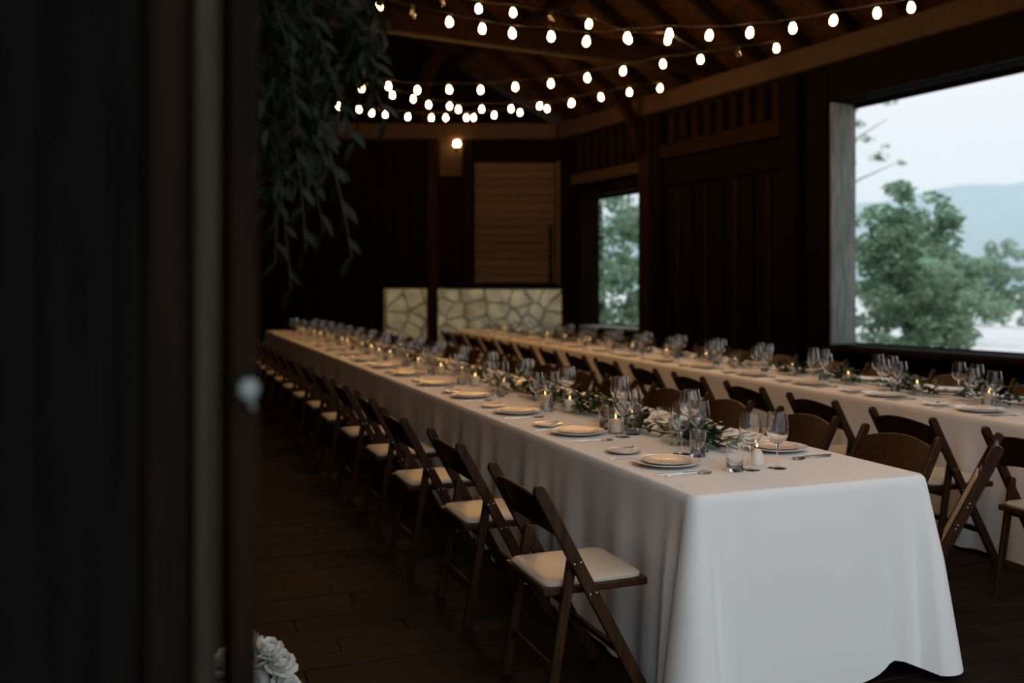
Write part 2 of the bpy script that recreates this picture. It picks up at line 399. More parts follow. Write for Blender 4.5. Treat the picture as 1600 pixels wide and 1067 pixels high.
# posts either side of the lamp bay
bb('post', 1.76, 1.96, -0.10, 0.118, 1.56, 4.3, 'wall'); bb('post', 2.42, 2.62, -0.12, 0.118, 0, 4.3, 'dim')
bb('lamp_board', 1.97, 2.41, 0.04, 0.118, 3.62, 4.3, 'beam')
for i in range(2): bb('tall_board', 1.965 + i * 0.225, 2.185 + i * 0.225, 0.07, 0.118, 1.56, 3.61)
for i in range(30):
    s = 2.63 + i * 0.32
    bb('tall_board', s, s + 0.312, 0.05, 0.118, 1.5 if i < 3 else 0, 4.3)  # past the stone, dark boards to the floor stand in for shaded stone
# stone base: irregular courses, every stone its own piece
mo = MB(); mo.box(0.0, 0.118, 0.02, 3.45, 0, 1.495, Tb); mort = mo.obj('mortar_bed', M['mortar'], wall_b)
def clip(poly, px_, py_, nx_, ny_):
    out = []
    for k in range(len(poly)):
        a, b_ = poly[k], poly[(k + 1) % len(poly)]
        da = (a[0] - px_) * nx_ + (a[1] - py_) * ny_; db = (b_[0] - px_) * nx_ + (b_[1] - py_) * ny_
        if da <= 0: out.append(a)
        if da * db < 0: q = da / (da - db); out.append((a[0] + (b_[0] - a[0]) * q, a[1] + (b_[1] - a[1]) * q))
    return out
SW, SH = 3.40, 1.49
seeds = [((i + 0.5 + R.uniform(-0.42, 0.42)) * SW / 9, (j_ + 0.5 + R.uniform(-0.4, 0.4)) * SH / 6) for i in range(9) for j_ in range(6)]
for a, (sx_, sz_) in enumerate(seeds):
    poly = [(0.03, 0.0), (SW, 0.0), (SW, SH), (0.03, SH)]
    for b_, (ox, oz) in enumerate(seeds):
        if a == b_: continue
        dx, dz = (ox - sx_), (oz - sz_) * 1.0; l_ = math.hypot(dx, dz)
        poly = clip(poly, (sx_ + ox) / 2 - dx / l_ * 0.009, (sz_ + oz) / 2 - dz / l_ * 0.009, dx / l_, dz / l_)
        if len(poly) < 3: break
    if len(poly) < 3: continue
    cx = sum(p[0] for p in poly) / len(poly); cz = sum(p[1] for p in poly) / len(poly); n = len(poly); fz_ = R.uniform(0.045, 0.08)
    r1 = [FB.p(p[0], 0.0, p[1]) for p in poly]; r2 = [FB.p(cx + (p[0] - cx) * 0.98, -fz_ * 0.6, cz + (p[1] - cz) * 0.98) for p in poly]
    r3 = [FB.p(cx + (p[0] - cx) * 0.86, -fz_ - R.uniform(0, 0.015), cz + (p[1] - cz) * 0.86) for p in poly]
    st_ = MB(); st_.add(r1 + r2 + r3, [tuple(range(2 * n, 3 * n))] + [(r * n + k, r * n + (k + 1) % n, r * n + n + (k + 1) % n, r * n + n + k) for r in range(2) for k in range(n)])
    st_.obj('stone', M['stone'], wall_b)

# ------------------------------------------------------------------ left wall, front wall
FL = Frame(tuple(FR.p(0, -11.0))[:2], (0.464, -0.886), (-0.886, -0.464))
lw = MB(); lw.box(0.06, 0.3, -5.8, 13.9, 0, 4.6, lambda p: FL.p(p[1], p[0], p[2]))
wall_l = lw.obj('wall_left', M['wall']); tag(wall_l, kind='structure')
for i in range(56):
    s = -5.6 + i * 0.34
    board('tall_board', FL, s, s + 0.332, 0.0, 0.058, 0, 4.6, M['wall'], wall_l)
fw = MB(); Tw = lambda p: FF.p(p[1], p[0], p[2])
fw.box(-0.15, 0.0, 0.30, 2.7, 0, 4.4, Tw); fw.box(-0.15, 0.05, -9.6, -4.6, 0, 4.4, Tw); fw.box(-0.15, 0.05, -4.6, 0.30, 3.7, 4.4, Tw)
wall_f = fw.obj('wall_front', M['wall']); tag(wall_f, kind='structure')
# the half-open door leaf right in front of the lens, its edge with a painted highlight and the jamb
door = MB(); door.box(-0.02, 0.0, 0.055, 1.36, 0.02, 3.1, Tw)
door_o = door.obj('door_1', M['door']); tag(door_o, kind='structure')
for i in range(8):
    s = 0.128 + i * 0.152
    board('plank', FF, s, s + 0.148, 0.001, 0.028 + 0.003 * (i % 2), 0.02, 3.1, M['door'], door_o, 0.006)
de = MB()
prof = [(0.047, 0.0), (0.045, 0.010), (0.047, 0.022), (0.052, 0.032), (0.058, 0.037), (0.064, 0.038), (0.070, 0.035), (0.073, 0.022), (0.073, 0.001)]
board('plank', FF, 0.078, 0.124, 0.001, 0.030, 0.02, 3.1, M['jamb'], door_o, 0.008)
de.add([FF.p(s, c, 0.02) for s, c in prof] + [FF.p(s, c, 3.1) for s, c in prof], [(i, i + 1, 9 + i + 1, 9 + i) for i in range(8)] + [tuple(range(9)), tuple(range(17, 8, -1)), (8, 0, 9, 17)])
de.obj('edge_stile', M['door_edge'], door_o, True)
for z0 in (0.35, 2.6): board('ledge_brace', FF, 0.14, 1.33, 0.033, 0.058, z0, z0 + 0.14, M['door'], door_o, 0.006)
jb = MB(); jb.box(-0.15, -0.004, 0.0, 0.034, 0.0, 3.7, Tw, 0.006); jb_o = jb.obj('trim_1', M['jamb']); tag(jb_o, kind='structure')
lt = MB(); lt.lathe([(0.0, -0.012), (0.008, -0.010), (0.012, 0.0), (0.008, 0.010), (0.0, 0.012)], 12)
lt.tube([(0, 0, -0.004), (0.0, 0.02, -0.03), (0, 0.02, -0.05)], 0.003)
lo = lt.obj('latch_knob', M['grey'], jb_o, True); lo.location = FF.p(0.012, 0.008, 1.363)

# ------------------------------------------------------------------ roof, rafters, tie beams (children of the ceiling)
RIDGE_C, RIDGE_Z, EAVE_Z = -5.5, 8.0, 4.62
def s_back(c): return (-0.6 + 0.464 * c) / 0.886
def s_front(c):
    lo_, hi = 5.0, 25.0
    for _ in range(50):
        m_ = (lo_ + hi) / 2; p = FR.p(m_, c)
        d = (p.x + 0.30) * 0.3558 - (p.y - 1.10) * 0.9346
        if d < 0.35: lo_ = m_
        else: hi = m_
    return lo_
slope = (RIDGE_Z - EAVE_Z) / 5.5
def rz_(c): return RIDGE_Z - abs(c - RIDGE_C) * slope
roof = MB()
def roof_plane(ca, cb):
    q = []
    for up in (0.10, 0.22):
        for c, fn in ((ca, s_back), (ca, s_front), (cb, s_front), (cb, s_back)): q.append(FR.p(fn(c), c, rz_(c) + up))
    roof.add(q, [(0, 1, 2, 3), (7, 6, 5, 4), (0, 4, 5, 1), (1, 5, 6, 2), (2, 6, 7, 3), (3, 7, 4, 0)])
roof_plane(0.9, RIDGE_C); roof_plane(RIDGE_C, -11.9)
ceil = roof.obj('ceiling', M['roof']); tag(ceil, kind='structure')
def beam(name, p0, p1, side, w_, d, m='beam'):
    b = MB(); b.bar(p0, p1, side, w_, d, 1.0, False); return b.obj(name, M[m], ceil)
for i in range(20):                       # right slope rafters
    s = 0.35 + i * 0.82
    p0 = FR.p(s, 0.7, rz_(0.7)); p1 = FR.p(s, RIDGE_C, RIDGE_Z)
    if s > 15: break
    beam('rafter', p0, p1, FR.u + (0,), 0.10, 0.17, 'dim')
for i in range(20):                       # left slope rafters
    s = -5.2 + i * 0.95
    if s > 13.5: break
    p1 = FR.p(s, RIDGE_C, RIDGE_Z)
    if p1.y > 17.4: p1 = FR.p(s, (17.4 - 17.5 + 0.886 * s) / 0.464, 0); c = (p1.x - 1.03 - 0.464 * s) / 0.886; p1.z = rz_(c)
    beam('rafter', FR.p(s, -11.5, rz_(-11.5)), p1, FR.u + (0,), 0.10, 0.17, 'dim')
beam('ridge_beam', FR.p(-2.7, RIDGE_C, RIDGE_Z - 0.2), FR.p(16.5, RIDGE_C, RIDGE_Z - 0.2), FR.v + (0,), 0.16, 0.26)
for c in (-2.0, -3.8, -7.4, -9.2): beam('purlin', FR.p(s_back(c) + 0.7, c, rz_(c) - 0.16), FR.p(s_front(c) - 0.5, c, rz_(c) - 0.16), FR.v + (0,), 0.14, 0.16, 'dim')
for s in (4.35, 9.6):
    beam('tie_beam', FR.p(s, 0.1, 4.75), FR.p(s, -11.0, 4.75), FR.u + (0,), 0.2, 0.3, 'dim')
    beam('king_post', FR.p(s, RIDGE_C, 4.9), FR.p(s, RIDGE_C, RIDGE_Z - 0.3), FR.u + (0,), 0.18, 0.18)
    beam('strut', FR.p(s, RIDGE_C + 0.1, 5.1), FR.p(s, -2.6, rz_(-2.6) - 0.15), FR.u + (0,), 0.12, 0.14)
    beam('strut', FR.p(s, RIDGE_C - 0.1, 5.1), FR.p(s, -8.4, rz_(-8.4) - 0.15), FR.u + (0,), 0.12, 0.14)
# curved knee braces: at the back wall post and by the right wall posts
def brace(pts, side, w_, d):
    b = MB(); pts = [Vector(p) for p in pts]; sd = Vector(side).normalized(); vs = []; fs = []
    for k, p in enumerate(pts):
        t = (pts[min(k + 1, len(pts) - 1)] - pts[max(k - 1, 0)]).normalized(); nn = t.cross(sd).normalized()
        vs += [p + sd * w_ / 2 + nn * d / 2, p - sd * w_ / 2 + nn * d / 2, p - sd * w_ / 2 - nn * d / 2, p + sd * w_ / 2 - nn * d / 2]
    for k in range(len(pts) - 1):
        for i in range(4): fs.append((k * 4 + i, k * 4 + (i + 1) % 4, k * 4 + 4 + (i + 1) % 4, k * 4 + 4 + i))
    fs += [(3, 2, 1, 0), tuple(range(len(vs) - 4, len(vs)))]
    b.add(vs, fs); b.obj('curved_brace', M['dim'], ceil)
brace([(-1.72, 17.2, 4.62), (-1.66, 17.0, 5.0), (-1.48, 16.8, 5.45), (-1.15, 16.6, 5.9), (-0.72, 16.4, 6.25), (-0.2, 16.2, 6.4)], (0.4, 0.9, 0), 0.16, 0.2)
for s in (2.58,):
    for sg in (-1,):
        brace([FR.p(s, -0.16, 3.7), FR.p(s, -0.24, 4.1), FR.p(s, -0.45, 4.45), FR.p(s, -0.8, 4.72), FR.p(s, -1.25, 4.95)], FR.u + (0,), 0.14, 0.16)

# entry post that carries the hanging greenery
tag(board('trim_2', Frame((-0.80, 2.16), FF.u, FF.v), -0.06, 0.06, -0.06, 0.06, 0, 5.2, M['wall'], None, 0.01), kind='structure')

# ------------------------------------------------------------------ outside: ground, hill, haze
g = MB(); g.add([(-120, -90, -0.12), (200, -90, -0.12), (520, 500, -0.12), (-160, 500, -0.12)], [(0, 1, 2, 3)])
tag(g.obj('ground', M['gravel']), kind='structure')
h = MB(); nx, ny = 60, 10
for j in range(ny + 1):
    for i in range(nx + 1):
        x = -150 + i * 12.5; y = 330 + j * 22
        k = math.sin(math.pi * 0.5 * min(1, j / 8))
        px = 800 + 1450 * x / 420
        top = 53 + (px - 1600) * 0.026 + 3 * math.sin(x * 0.031) + 1.3 * math.sin(x * 0.11 + 1)
        h.v.append((x, y, -2 + (top + 2) * k + R.uniform(-0.8, 0.8)))
for j in range(ny):
    for i in range(nx):
        a = j * (nx + 1) + i; h.f.append((a, a + 1, a + nx + 2, a + nx + 1))
tag(h.obj('hill', M['hill'], None, True), kind='structure')
hz = MB(); hz.box(-190, 560, 70, 440, -3, 57)
hm = bpy.data.materials.new('valley_haze'); hm.use_nodes = True; hn = hm.node_tree.nodes; hn.clear()
vs_ = hn.new('ShaderNodeVolumeScatter'); vs_.inputs['Color'].default_value = (0.66, 0.88, 1.0, 1); vs_.inputs['Density'].default_value = 0.0027; vs_.inputs['Anisotropy'].default_value = 0.0
ho = hn.new('ShaderNodeOutputMaterial'); hm.node_tree.links.new(vs_.outputs[0], ho.inputs['Volume'])
tag(hz.obj('haze', hm), 'pale blue haze lying over the valley before the hill', 'haze', kind='stuff')

# ------------------------------------------------------------------ trees
def leaf_cards(b, blobs, n, size, rnd, hollow=0.45):
    tot = sum(bl[3] ** 2 for bl in blobs)
    for (x, y, z, r, fz) in blobs:
        for _ in range(int(n * r * r / tot)):
            d = Vector((rnd.gauss(0, 1), rnd.gauss(0, 1), rnd.gauss(0, 1))).normalized()
            rr = r * (hollow + (1 - hollow) * rnd.random() ** 0.6)
            c = Vector((x, y, z)) + Vector((d.x, d.y, d.z * fz)) * rr
            if c.z < -0.1: continue
            a = Vector((rnd.gauss(0, 1), rnd.gauss(0, 1), rnd.gauss(-0.3, 0.7))).normalized(); e = a.cross(Vector((rnd.gauss(0, 1), rnd.gauss(0, 1), rnd.gauss(0, 1)))).normalized()
            L = size * rnd.uniform(0.7, 1.3); W = L * 0.42
            b.add([c - a * L / 2, c + e * W / 2 , c + a * L / 2, c - e * W / 2], [(0, 1, 2, 3)])
def tree(name, label, base, blobs, n, size, m, limbs, group=None, cat='tree', hollow=0.45):
    rnd = random.Random(int(abs(base[0] * 37 + base[1] * 11) * 10) + n)
    t = empty(name, base, 0, label, cat, group)
    b = MB(); leaf_cards(b, [(x - base[0], y - base[1], z - base[2], r, fz) for x, y, z, r, fz in blobs], n, size, rnd, hollow)
    b.obj('foliage', M[m], t)
    k = MB()
    for pts, r0, r1 in limbs:
        q = [Vector(p) - Vector(base) for p in pts]; k.tube(q, [r0 + (r1 - r0) * i / (len(q) - 1) for i in range(len(q))], 7)
    k.obj('trunk', M['bark'], t, True)
    return t
def spread(c, r, n, rnd, fz=0.6, k=0.34):
    out = []; n = int(n * 1.9); k *= 0.74
    for _ in range(n):
        d = Vector((rnd.gauss(0, 1), rnd.gauss(0, 1), rnd.gauss(0, 1))).normalized() * r * rnd.random() ** 0.4
        out.append((c[0] + d.x, c[1] + d.y, c[2] + d.z, r * k * rnd.uniform(0.6, 1.2), fz))
    return out
rt = random.Random(3)
bl = spread((8.9, 21, 3.05), 1.1, 26, rt) + spread((9.0, 21, 1.9), 1.3, 26, rt) + spread((10.1, 21, 1.1), 1.0, 18, rt) + spread((8.4, 21.3, 1.0), 1.3, 26, rt) + spread((9.3, 20.8, 0.7), 1.1, 18, rt)
tree('leafy_tree', 'dark green leafy tree just outside the large window opening', (9.0, 21.2, -0.12), bl, 13000, 0.17, 'treeleaf',
     [([(9.0, 21.2, -0.12), (9.05, 21.2, 0.9), (8.9, 21.1, 2.0), (8.8, 21, 3.2)], 0.12, 0.03), ([(9.05, 21.2, 0.8), (9.6, 21, 1.3), (10.3, 20.9, 1.6)], 0.07, 0.02), ([(8.95, 21.2, 1.4), (8.4, 21.2, 2.0), (8.1, 21, 2.9)], 0.06, 0.02)])
bl = []
for (x, z) in ((8.5, 6.3), (9.0, 6.55), (9.35, 6.15), (8.6, 5.6), (8.9, 5.25), (9.3, 5.05), (8.5, 4.7), (9.1, 4.75), (9.6, 4.6), (8.7, 6.9), (8.4, 5.1)): bl.append((x, 23 + rt.uniform(-0.3, 0.3), z, rt.uniform(0.12, 0.3), 0.5))
tree('sparse_tree', 'thin bare-branched tree showing against the sky beside the grey window jamb', (7.7, 23.2, -0.12), bl, 460, 0.115, 'treeleaf',
     [([(7.7, 23.2, -0.12), (7.8, 23.2, 2), (7.9, 23.1, 4.4), (8.2, 23, 6.2), (8.6, 23, 7.1)], 0.11, 0.015), ([(7.9, 23.1, 4.4), (8.5, 23, 5.2), (9.3, 23, 5.7)], 0.03, 0.006), ([(8.0, 23.1, 5.2), (8.6, 23, 6.0), (9.3, 23, 6.6)], 0.03, 0.006), ([(7.8, 23.2, 3.6), (8.6, 23, 4.2), (9.5, 23, 4.6)], 0.03, 0.006)], hollow=0.0)
bl = spread((12.2, 28, 1.6), 1.5, 24, rt) + spread((13.2, 28, 1.1), 1.0, 12, rt)
tree('olive_bush', 'olive green bush standing behind the leafy tree', (12.6, 28, -0.12), bl, 4600, 0.2, 'treeleaf2', [([(12.6, 28, -0.12), (12.6, 28, 0.8), (12.5, 28, 1.8)], 0.1, 0.03)], cat='bush')
LBL = ['pale green tree at the left end of the far tree line', 'second tree from the left in the far tree line', 'third tree from the left in the far tree line', 'fourth tree from the left in the far tree line, lower and rounder', 'fifth tree from the left in the far tree line', 'tree at the right end of the far tree line by the window edge']
for i in range(6):
    x = 17.6 + i * 2.2; y = 41 + rt.uniform(-1, 1.5); hh = (3.0, 3.55, 3.3, 3.1, 3.5, 3.7)[i]
    bl = spread((x, y, hh * 0.72), 1.15, 15, rt, 0.8, 0.42) + spread((x + 0.2, y - 0.3, hh * 0.3), 1.25, 13, rt, 0.7, 0.4)
    tree('far_tree', LBL[i], (x, y, -0.12), bl, 3000, 0.24, 'treeleaf2' if i % 2 == 0 else 'treeleaf', [([(x, y, -0.12), (x, y, hh * 0.5), (x, y, hh * 0.9)], 0.12, 0.03)], 'far tree line')
for i, (x, y, hh) in enumerate(((2.35, 24.5, 4.6), (3.9, 25.0, 4.4))):
    bl = spread((x, y, hh * 0.66), 1.3, 18, rt, 0.8, 0.4) + spread((x, y - 0.4, hh * 0.25), 1.3, 18, rt, 0.7, 0.4)
    tree('garden_tree', ('dense green tree filling the left of the small window', 'dense green tree filling the right of the small window')[i], (x, y, -0.12), bl, 4200, 0.2, 'treeleaf' if i == 0 else 'treeleaf2', [([(x, y, -0.12), (x, y, hh * 0.5), (x, y, hh * 0.9)], 0.14, 0.03)], 'trees outside the small window')
for i, (x, y) in enumerate(((20.1, 38.4), (20.75, 38.5))):
    b = MB(); n = 9
    prof = [(0.02, -0.02), (0.15, 0.0), (0.17, 0.09), (0.13, 0.18), (0.03, 0.23)]
    b.lathe(prof, n); b.v = [(p[0] * R.uniform(0.8, 1.2), p[1] * R.uniform(0.8, 1.2), p[2]) for p in b.v]; b.f += [tuple(range(n - 1, -1, -1)), tuple(range(4 * n, 5 * n))]
    tag(b.obj('white_rock', M['white_stone'], None, False, (x, y, -0.12)), ('left of two white rocks at the foot of the far tree line', 'right of two white rocks at the foot of the far tree line')[i], 'rock', 'white rocks')

# ------------------------------------------------------------------ tables and cloths
def make_table(F, W, L0, L1, label, clabel, seed, front_hem):
    rnd = random.Random(seed)
    t = empty('banquet_table', F.p((L0 + L1) / 2, W / 2, 0), F.rz, label, 'table', 'long banquet tables')
    hl = (L1 - L0) / 2 - 0.03; hw = W / 2 - 0.02
    b = MB(); b.box(-hw, hw, -hl, hl, 0.715, 0.752, None, 0.006); b.obj('tabletop', M['beam'], t)
    for i in range(6):
        y = -hl + 0.16 + i * (2 * hl - 0.32) / 5
        for sx in (-1, 1):
            b = MB(); b.bar((sx * (hw - 0.1), y, 0), (sx * (hw - 0.1), y, 0.714), (1, 0, 0), 0.05, 0.05, 1, False); b.obj('leg', M['chair'], t)
    # cloth
    hx, hy = W / 2, (L1 - L0) / 2; rc = 0.03; step = 0.028
    per = []
    def seg(p0, p1, nrm):
        n = max(2, int((Vector(p1) - Vector(p0)).length / step))
        for i in range(n):
            k = i / n; per.append((p0[0] + (p1[0] - p0[0]) * k, p0[1] + (p1[1] - p0[1]) * k, nrm[0], nrm[1]))
    def arc(cx, cy, a0):
        for i in range(10):
            a = a0 + math.pi / 2 * i / 10; per.append((cx + rc * math.cos(a), cy + rc * math.sin(a), math.cos(a), math.sin(a)))
    seg((-hx + rc, -hy), (hx - rc, -hy), (0, -1)); arc(hx - rc, -hy + rc, -math.pi / 2)
    seg((hx, -hy + rc), (hx, hy - rc), (1, 0)); arc(hx - rc, hy - rc, 0)
    seg((hx - rc, hy), (-hx + rc, hy), (0, 1)); arc(-hx + rc, hy - rc, math.pi / 2)
    seg((-hx, hy - rc), (-hx, -hy + rc), (-1, 0)); arc(-hx + rc, -hy + rc, math.pi)
    n = len(per)
    acc = [0.0]
    for i in range(1, n): acc.append(acc[-1] + math.hypot(per[i][0] - per[i - 1][0], per[i][1] - per[i - 1][1]))
    corners = [(hx, -hy), (hx, hy), (-hx, hy), (-hx, -hy)]
    ph = [rnd.uniform(0, 6.28) for _ in range(8)]
    rows = [0.0, 0.006, 0.02, 0.05, 0.09, 0.14, 0.2, 0.27, 0.35, 0.43, 0.51, 0.6, 0.69, 0.78, 0.87, 0.94, 1.0]
    vs = []
    for ri, t_ in enumerate(rows):
        for i, (x, y, nx_, ny_) in enumerate(per):
            a = acc[i]
            dc = min(math.hypot(x - q[0], y - q[1]) for q in corners)
            on_end = abs(abs(y) - hy) < 0.035
            fold = 0.5 * math.sin(a * 17 + ph[0] + 1.6 * math.sin(a * 2.3 + ph[1])) + 0.32 * math.sin(a * 31 + ph[2] + 1.2 * math.sin(a * 5.1 + ph[3])) + 0.3 * math.sin(a * 7.3 + ph[4])
            fold = fold * (0.6 + 0.4 * math.sin(a * 1.1 + ph[5]))
            amp = 0.010 if on_end else 0.032
            if not on_end: fold = math.copysign(abs(fold) ** 0.8, fold)
            if on_end: fold = 0.8 * math.sin(a * 4.1 + 0.6) + 0.35 * math.sin(a * 11 + 1.0)
            grow = min(1.0, t_ * 2.4) ** 1.2 * (0.55 + 0.45 * t_)
            cf = math.exp(-(dc / 0.085) ** 2); cs = math.exp(-((dc - 0.16) / 0.06) ** 2)
            off = 0.012 * (1 - (1 - min(1, t_ / 0.03)) ** 2) + 0.030 * t_ + amp * fold * grow + 0.085 * cf * t_ ** 0.9 + 0.040 * grow * math.cos(2 * math.pi * dc / 0.125) * math.exp(-(dc / 0.15) ** 2)
            drop = 0.741 * t_
            hem = 0.0
            if front_hem and on_end and y < 0:
                u = (x + hx) / (2 * hx)
                hem = 0.055 * math.exp(-((u - 0.84) / 0.09) ** 2)
            z = 0.762 - drop + hem * t_ ** 2 - (0.004 * t_ * fold if not on_end else 0)
            vs.append((x + nx_ * off, y + ny_ * off, max(z, 0.012 + 0.002 * (i % 2))))
    fs = [tuple(range(n))]
    for r in range(len(rows) - 1):
        for i in range(n):
            j = (i + 1) % n; fs.append((r * n + j, r * n + i, (r + 1) * n + i, (r + 1) * n + j))
    c = MB(); c.add(vs, fs)
    o = c.obj('tablecloth', M['cloth'], None, True, F.p((L0 + L1) / 2, W / 2, 0), (0, 0, F.rz))
    o.data.polygons[0].use_smooth = False
    tag(o, clabel, 'tablecloth', 'long white tablecloths')
    return t
W1, W2 = 1.034, 1.03
make_table(F1, W1, 0.0, 13.75, 'long banquet table under the white cloth nearest the doorway', 'floor-length white linen cloth on the nearest long table, its end facing us', 4, True)
make_table(F2, W2, -1.7, 11.9, 'long banquet table under the cloth beside the window wall', 'white linen cloth on the farther long table beside the window wall', 9, False)
ZT = 0.7625

# ------------------------------------------------------------------ folding chairs
def make_chair():
    t = empty('folding_chair')
    top, foot = (-0.215, 0.812), (0.225, 0.0)
    for sx in (-1, 1):
        b = MB(); b.bar((sx * 0.232, foot[0], foot[1]), (sx * 0.232, top[0], top[1]), (1, 0, 0), 0.024, 0.046, 0.96)
        st = b.obj('stile', M['chair'], t, False)
        for z in (0.54, 0.43):
            y = foot[0] + (top[0] - foot[0]) * z / 0.812
            for dy in (-0.012, 0.012):
                q = MB(); q.lathe([(0.0, 0.003), (0.0028, 0.0022), (0.004, 0.0)], 8, (0, 0, 0))
                q.v = [(sx * (0.2445 + p[2]), y + dy + p[0], z + dy * 0.15 + p[1]) for p in q.v]
                q.obj('bolt', M['bolt'], st, True)
        b = MB(); b.bar((sx * 0.205, -0.165, 0), (sx * 0.205, -0.068, 0.565), (1, 0, 0), 0.022, 0.036, 1.0); b.obj('rear_leg', M['chair'], t)
    # seat frame with recessed pad
    b = MB(); z0, z1 = 0.418, 0.446
    b.box(-0.192, -0.160, -0.175, 0.235, z0, z1, None, 0.005); b.box(0.160, 0.192, -0.175, 0.235, z0, z1, None, 0.005)
    b.box(-0.160, 0.160, 0.203, 0.235, z0, z1, None, 0.005); b.box(-0.160, 0.160, -0.175, -0.143, z0, z1, None, 0.005)
    sf = b.obj('seat_frame', M['chair'], t)
    p = MB(); rings = [(0.182, 0.196, 0.447), (0.182, 0.196, 0.456), (0.174, 0.188, 0.463), (0.14, 0.158, 0.467), (0.06, 0.07, 0.469)]
    nn = 24; vs = []
    for hx, hy, z in rings:
        for i in range(nn):
            a = 2 * math.pi * i / nn; ca, sa = math.cos(a), math.sin(a); e = 0.22
            vs.append((hx * math.copysign(abs(ca) ** e, ca), 0.03 + hy * math.copysign(abs(sa) ** e, sa), z))
    fs = [tuple(range((len(rings) - 1) * nn, len(rings) * nn)), tuple(range(nn - 1, -1, -1))]
    for r in range(len(rings) - 1):
        for i in range(nn):
            j = (i + 1) % nn; fs.append((r * nn + i, r * nn + j, r * nn + nn + j, r * nn + nn + i))
    p.add(vs, fs); p.obj('seat_pad', M['pad'], sf, True)
    # bowed back slat with an arched top edge
    s = MB(); n = 13; vs = []
    for i in range(n):
        x = -0.221 + 0.442 * i / (n - 1); k = 1 - (x / 0.221) ** 2
        yb = -0.022 * k; zt = 0.755 + 0.036 * k; zb = 0.622 + 0.022 * k
        yt = lambda z: foot[0] + (top[0] - foot[0]) * z / 0.812
        for z, dy in ((zb, -0.008), (zt, -0.008), (zt + 0.003, 0), (zt, 0.008), (zb, 0.008), (zb - 0.003, 0)): vs.append((x, yt(z) + yb + dy, z))
    fs = [(5, 4, 3, 2, 1, 0), tuple(range((n - 1) * 6, n * 6))]
    for i in range(n - 1):
        for q in range(6): fs.append((i * 6 + q, i * 6 + (q + 1) % 6, i * 6 + 6 + (q + 1) % 6, i * 6 + 6 + q))
    s.add(vs, fs); s.obj('back_slat', M['chair'], t)
    b = MB(); b.bar((-0.22, 0.115, 0.20), (0.22, 0.115, 0.20), (0, 1, 0.5), 0.016, 0.034, 1, False); b.obj('stretcher', M['chair'], t)
    b = MB(); b.bar((-0.193, -0.138, 0.16), (0.193, -0.138, 0.16), (0, 1, -0.3), 0.016, 0.034, 1, False); b.obj('stretcher', M['chair'], t)
    b = MB(); b.bar((-0.193, -0.098, 0.40), (0.193, -0.098, 0.40), (0, 1, -0.3), 0.014, 0.03, 1, False); b.obj('seat_support', M['chair'], t)
    return t
proto = make_chair(); used = [False]
def chair(F, s, c, face, label, group, detail=True):
    rz = F.rz + (-math.pi / 2 if face > 0 else math.pi / 2)
    return chair_at(F.p(s, c, 0), rz, label, group)
def chair_at(loc, rz, label, group):
    if not used[0]:
        used[0] = True; proto.location = loc; proto.rotation_euler = (0, 0, rz); tag(proto, label, 'chair', group); return proto
    return dup(proto, loc, rz, label, group)
CL = 'dark folding chair, ivory seat, '
for i in range(16):
    s = (0.345, 1.28, 2.14, 3.05)[i] if i < 4 else 3.05 + (i - 3) * 0.845
    lab = 'nearest dark wooden folding chair, ivory seat in full view beside the white cloth' if i == 0 else CL + ORD[i] + ' from us in the aisle row'
    chair(F1, s, (-0.332 if i == 0 else -0.335) + R.uniform(-0.02, 0.02) * (i > 0), 1, lab, 'chairs in the aisle row')
for i in range(18):
    s = 0.66 + i * 0.725
    lab = CL + ('ordinal').replace('ordinal', ORD[i]) + ' from us, window side of the nearest table'
    chair(F1, s + R.uniform(-0.02, 0.02) * (i > 1), W1 + (0.30 if i == 0 else 0.325 + R.uniform(0, 0.02)), -1, lab, 'chairs on the window side of the nearest table')
def folded_chair():
    w_ = Vector((0.468, 0.884, 0)); l_ = Vector((0.371, -0.197, 0.907)).normalized(); y_ = l_.cross(w_)
    top = Vector((2.100, 4.00, 0.793)); foot = top - l_ * ((0.793 - 0.021) / l_.z)
    t = empty('folded_chair', foot + w_ * 0.207, 0, 'dark wooden chair folded flat, leaning edge-on between the two tables', 'chair')
    t.rotation_euler = Matrix((w_, y_, l_)).transposed().to_euler()
    for sx in (-1, 1):
        b = MB(); b.bar((sx * 0.207, 0, 0), (sx * 0.207, 0, 0.862), (1, 0, 0), 0.024, 0.046, 0.96); st = b.obj('stile', M['chair'], t)
        for z in (0.57, 0.46):
            for dz in (-0.01, 0.01):
                q = MB(); q.lathe([(0.0, 0.003), (0.0028, 0.0022), (0.004, 0.0)], 8); q.v = [(sx * (0.2195 + p[2]), p[0], z + dz + p[1]) for p in q.v]; q.obj('bolt', M['bolt'], st, True)
        b = MB(); b.bar((sx * 0.18, -0.004, 0.02), (sx * 0.18, 0.0, 0.60), (1, 0, 0), 0.022, 0.034, 1.0); b.obj('rear_leg', M['chair'], t)
    b = MB()
    b.box(-0.165, -0.135, -0.012, 0.014, 0.32, 0.70, None, 0.005); b.box(0.135, 0.165, -0.012, 0.014, 0.32, 0.70, None, 0.005); b.box(-0.135, 0.135, -0.012, 0.014, 0.32, 0.35, None, 0.005); b.box(-0.135, 0.135, -0.012, 0.014, 0.67, 0.70, None, 0.005)
    sf = b.obj('seat_frame', M['chair'], t)
    b = MB(); b.box(-0.14, 0.14, 0.012, 0.022, 0.34, 0.68, None, 0.004); b.obj('seat_pad', M['pad'], sf)
    b = MB(); b.box(-0.195, 0.195, -0.009, 0.009, 0.72, 0.835, None, 0.005); b.obj('back_slat', M['chair'], t)
    for z in (0.21,): b = MB(); b.bar((-0.195, 0, z), (0.195, 0, z), (0, 1, 0), 0.016, 0.034, 1, False); b.obj('stretcher', M['chair'], t)
folded_chair()
